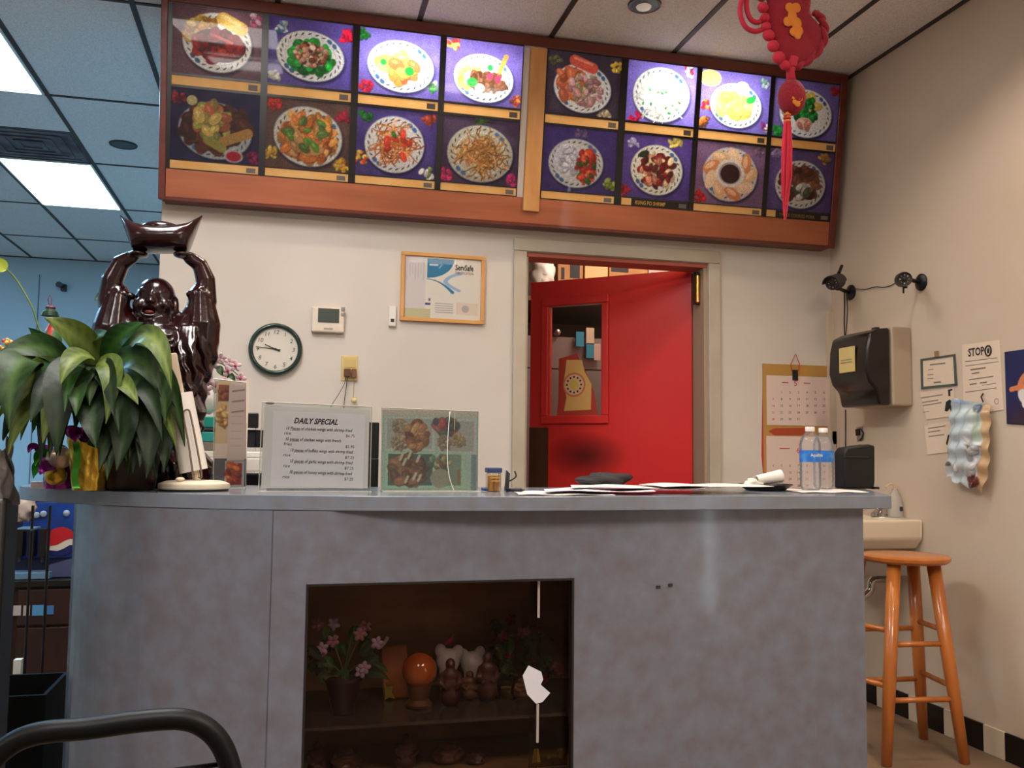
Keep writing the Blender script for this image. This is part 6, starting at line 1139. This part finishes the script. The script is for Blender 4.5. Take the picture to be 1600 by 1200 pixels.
dm = thing('drinks_machine', 'blue fountain drinks machine with round red, white and navy emblem left of the counter', 'drink dispenser', ((xa+xb)/2, yd+.25, zc))
zt_ = RY(60, 775, yd).z; MB().bb(xa+.02, xb-.01, yd+.08, yd+.45, zc+.001, zt_).obj('housing', m_navy, dm, bevel=.008); a, b_ = RY(34, 872, yd+.078), RY(140, 785, yd+.078)
MB().bb(a.x, min(b_.x, xb-.012), yd+.066, yd+.079, a.z, b_.z).obj('front_panel', m_bl, dm, bevel=.002)
a, b_ = RY(14, 902, yd), RY(80, 873, yd); MB().bb(xa+.06, b_.x, yd-.02, yd+.079, zc+.002, zc+.03).obj('drip_tray', mat('tray_blue', S(96, 130, 156), .35), dm, bevel=.003)
a, b_ = RY(74, 898, yd+.02), RY(116, 872, yd+.02); MB().poly([(a.x+.002, yd+.03, zc+.004), (b_.x, yd+.03, zc+.004), (b_.x, yd+.03, b_.z), (a.x+.002, yd+.03, b_.z-.03)], (0, .045, 0)).obj('spill_shelf', mat('shelf_grey_blue', S(70, 76, 110), .4), dm)
ec = RY(95, 846, yd+.06); er = .062
def half(a0, a1, r, m, n, off, wv=0):
    P_ = [ec+Vector((math.cos(a0+(a1-a0)*k/20)*r, off, math.sin(a0+(a1-a0)*k/20)*r)) for k in range(21)]; MB().poly(P_, (0, .002, 0)).obj(n, m, dm)
half(0, 2*PI*20/21, er, mat('emblem_white', S(214, 206, 190), .4), 'emblem_disc', 0)
P_ = [ec+Vector((math.cos(a_)*er, -.0025, math.sin(a_)*er)) for a_ in [.12+(PI+.10)*k/18 for k in range(19)]]+[ec+Vector((er*x_, -.0025, er*z_)) for x_, z_ in ((-.6, -.28), (-.2, -.22), (.25, .06), (.6, .2))]; MB().poly(P_, (0, .002, 0)).obj('emblem_red', mat('emblem_red', S(186, 24, 34), .4), dm)
P_ = [ec+Vector((math.cos(a_)*er, -.0025, math.sin(a_)*er)) for a_ in [PI+.62+(PI-.9)*k/14 for k in range(15)]]+[ec+Vector((er*x_, -.0025, er*z_)) for x_, z_ in ((.6, -.25), (.2, -.5), (-.2, -.66), (-.5, -.62))]; MB().poly(P_, (0, .002, 0)).obj('emblem_navy', mat('emblem_navy', S(20, 30, 90), .4), dm)
for k in range(3): a = RY(24+18*k, 862, yd+.02); MB().bb(a.x, a.x+.03, yd+.01, yd+.064, a.z-.02, a.z+.10).obj('dispensing_valve', m_black, dm, bevel=.004); MB().tube([(a.x+.015, yd+.03, a.z-.02), (a.x+.015, yd+.03, a.z-.045)], .008, 10).obj('nozzle', m_dark, dm)
for k, (px, py) in enumerate(((57, 805), (68, 803), (104, 802))): p = RY(px, py, yd+.055); MB().ell(p, (.014, .008, .014), None, 12, 8).obj('printed_ice_cube', mat('ice_print', S(150, 160, 170), .4) if k == 0 else bpy.data.materials['ice_print'], dm, smooth='all')
# crumpled white bag beside the machine, black bin with grey liner at the left edge
yb_ = 2.36; bd = .12; lx = RY(28, 850, yb_+bd).x; zb2 = RY(10, 778, yb_).z; zt2 = RY(10, 672, yb_).z
bn = thing('waste_bin', 'tall black bin with a grey plastic liner at the left edge', 'waste bin', (lx-.10, yb_+bd/2, 0))
MB().bb(lx-.20, lx, yb_, yb_+bd, .001, zb2).obj('bin_body', m_black, bn, bevel=.012, smooth=True)
def linf(u, v):
    an = 2*PI*u; ca, sa = math.cos(an), math.sin(an); k = 1-.22*v+.05*math.sin(an*7+v*6)+.03*math.sin(an*13-v*9); z = zb2-.02+(zt2-zb2+.02)*v*(.86+.14*math.cos(an*2.5+1))
    return (lx-.10+.104*k*math.copysign(abs(ca)**.6, ca), yb_+bd/2+(bd/2+.004)*k*math.copysign(abs(sa)**.6, sa), z)
MB().grid(linf, 60, 16).obj('liner', mat('liner_grey', S(96, 88, 82), .4, noise=(12, S(58, 54, 54), 4), bump=(30, .6, .01)), bn, smooth='all', open_=True)
p = RY(36, 815, 3.6); wx = p.x
st_ = thing('dark_stand', 'thin black metal rack standing between bin and drinks cabinet', 'rack', (RY(60, 1000, 3.5).x, 3.5, 0))
for px in (46, 73): a = RY(px, 900, 3.5); MB().tube([(a.x, 3.5, 0), (a.x, 3.5, RY(px, 790, 3.5).z)], .005, 8).obj('upright', m_black, st_)
a, b_ = RY(10, 1085, 3.5), RY(76, 1060, 3.5); MB().bb(a.x, b_.x, 3.46, 3.6, a.z, a.z+.012).obj('shelf', m_black, st_); MB().bb(a.x, RY(52, 826, 3.5).x, 3.46, 3.6, RY(50, 826, 3.5).z-.006, RY(50, 826, 3.5).z).obj('shelf', m_black, st_)
zz = RY(50, 826, 3.5).z; crumple((RY(36, 800, 3.5).x, 3.52, zz+.072), (.035, .03, .05), 31, .25).obj('crumpled_bag', mat('bag_offwhite', S(196, 180, 168), .6), smooth='all', label='off-white crumpled bag on the black rack under the counter corner', cat='bag')
a = RY(34, 1046, 3.5); MB().bb(a.x-.02, a.x+.004, 3.47, 3.5, RY(34, 1085, 3.5).z+.013, RY(34, 1028, 3.5).z).obj('upright_card', m_paper, label='narrow white card on the lower shelf of the black rack', cat='card')

# camera on the far wall
p = RY(96, 448, YF-.06); fcm = thing('far_camera', 'tiny black camera on the far blue-lit wall above the plant', 'camera', p)
MB().bb(p.x-.01, p.x+.04, YF-.05, YF-.001, p.z-.04, p.z+.03).obj('bracket', m_dark, fcm, bevel=.006); MB().tube([(p.x, YF-.05, p.z+.01), (p.x-.01, YF-.13, p.z+.01)], [.025, .03], 14).obj('barrel', m_black, fcm, smooth=True)

a, b_ = RY(-40, 1100, 3.3), RY(92, 1100, 3.3)
m_mb = mat('matte_black', S(8, 8, 9), .8, spec=.2)
kr = thing('dark_corner_crate', 'black crate added to keep the floor below the black rack dark, left of the counter', 'crate', ((a.x+b_.x)/2, 3.3, 0)); cz = .40  # added to keep this corner dark, where only a dark area shows
MB().bb(a.x, b_.x, 3.12, 3.42, .001, .012).obj('crate_floor', m_mb, kr); 
for q in ((a.x, b_.x, 3.12, 3.132), (a.x, b_.x, 3.408, 3.42), (a.x, a.x+.012, 3.1325, 3.4075), (b_.x-.012, b_.x, 3.1325, 3.4075)): MB().bb(*q, .0125, cz).obj('crate_wall', m_mb, kr)
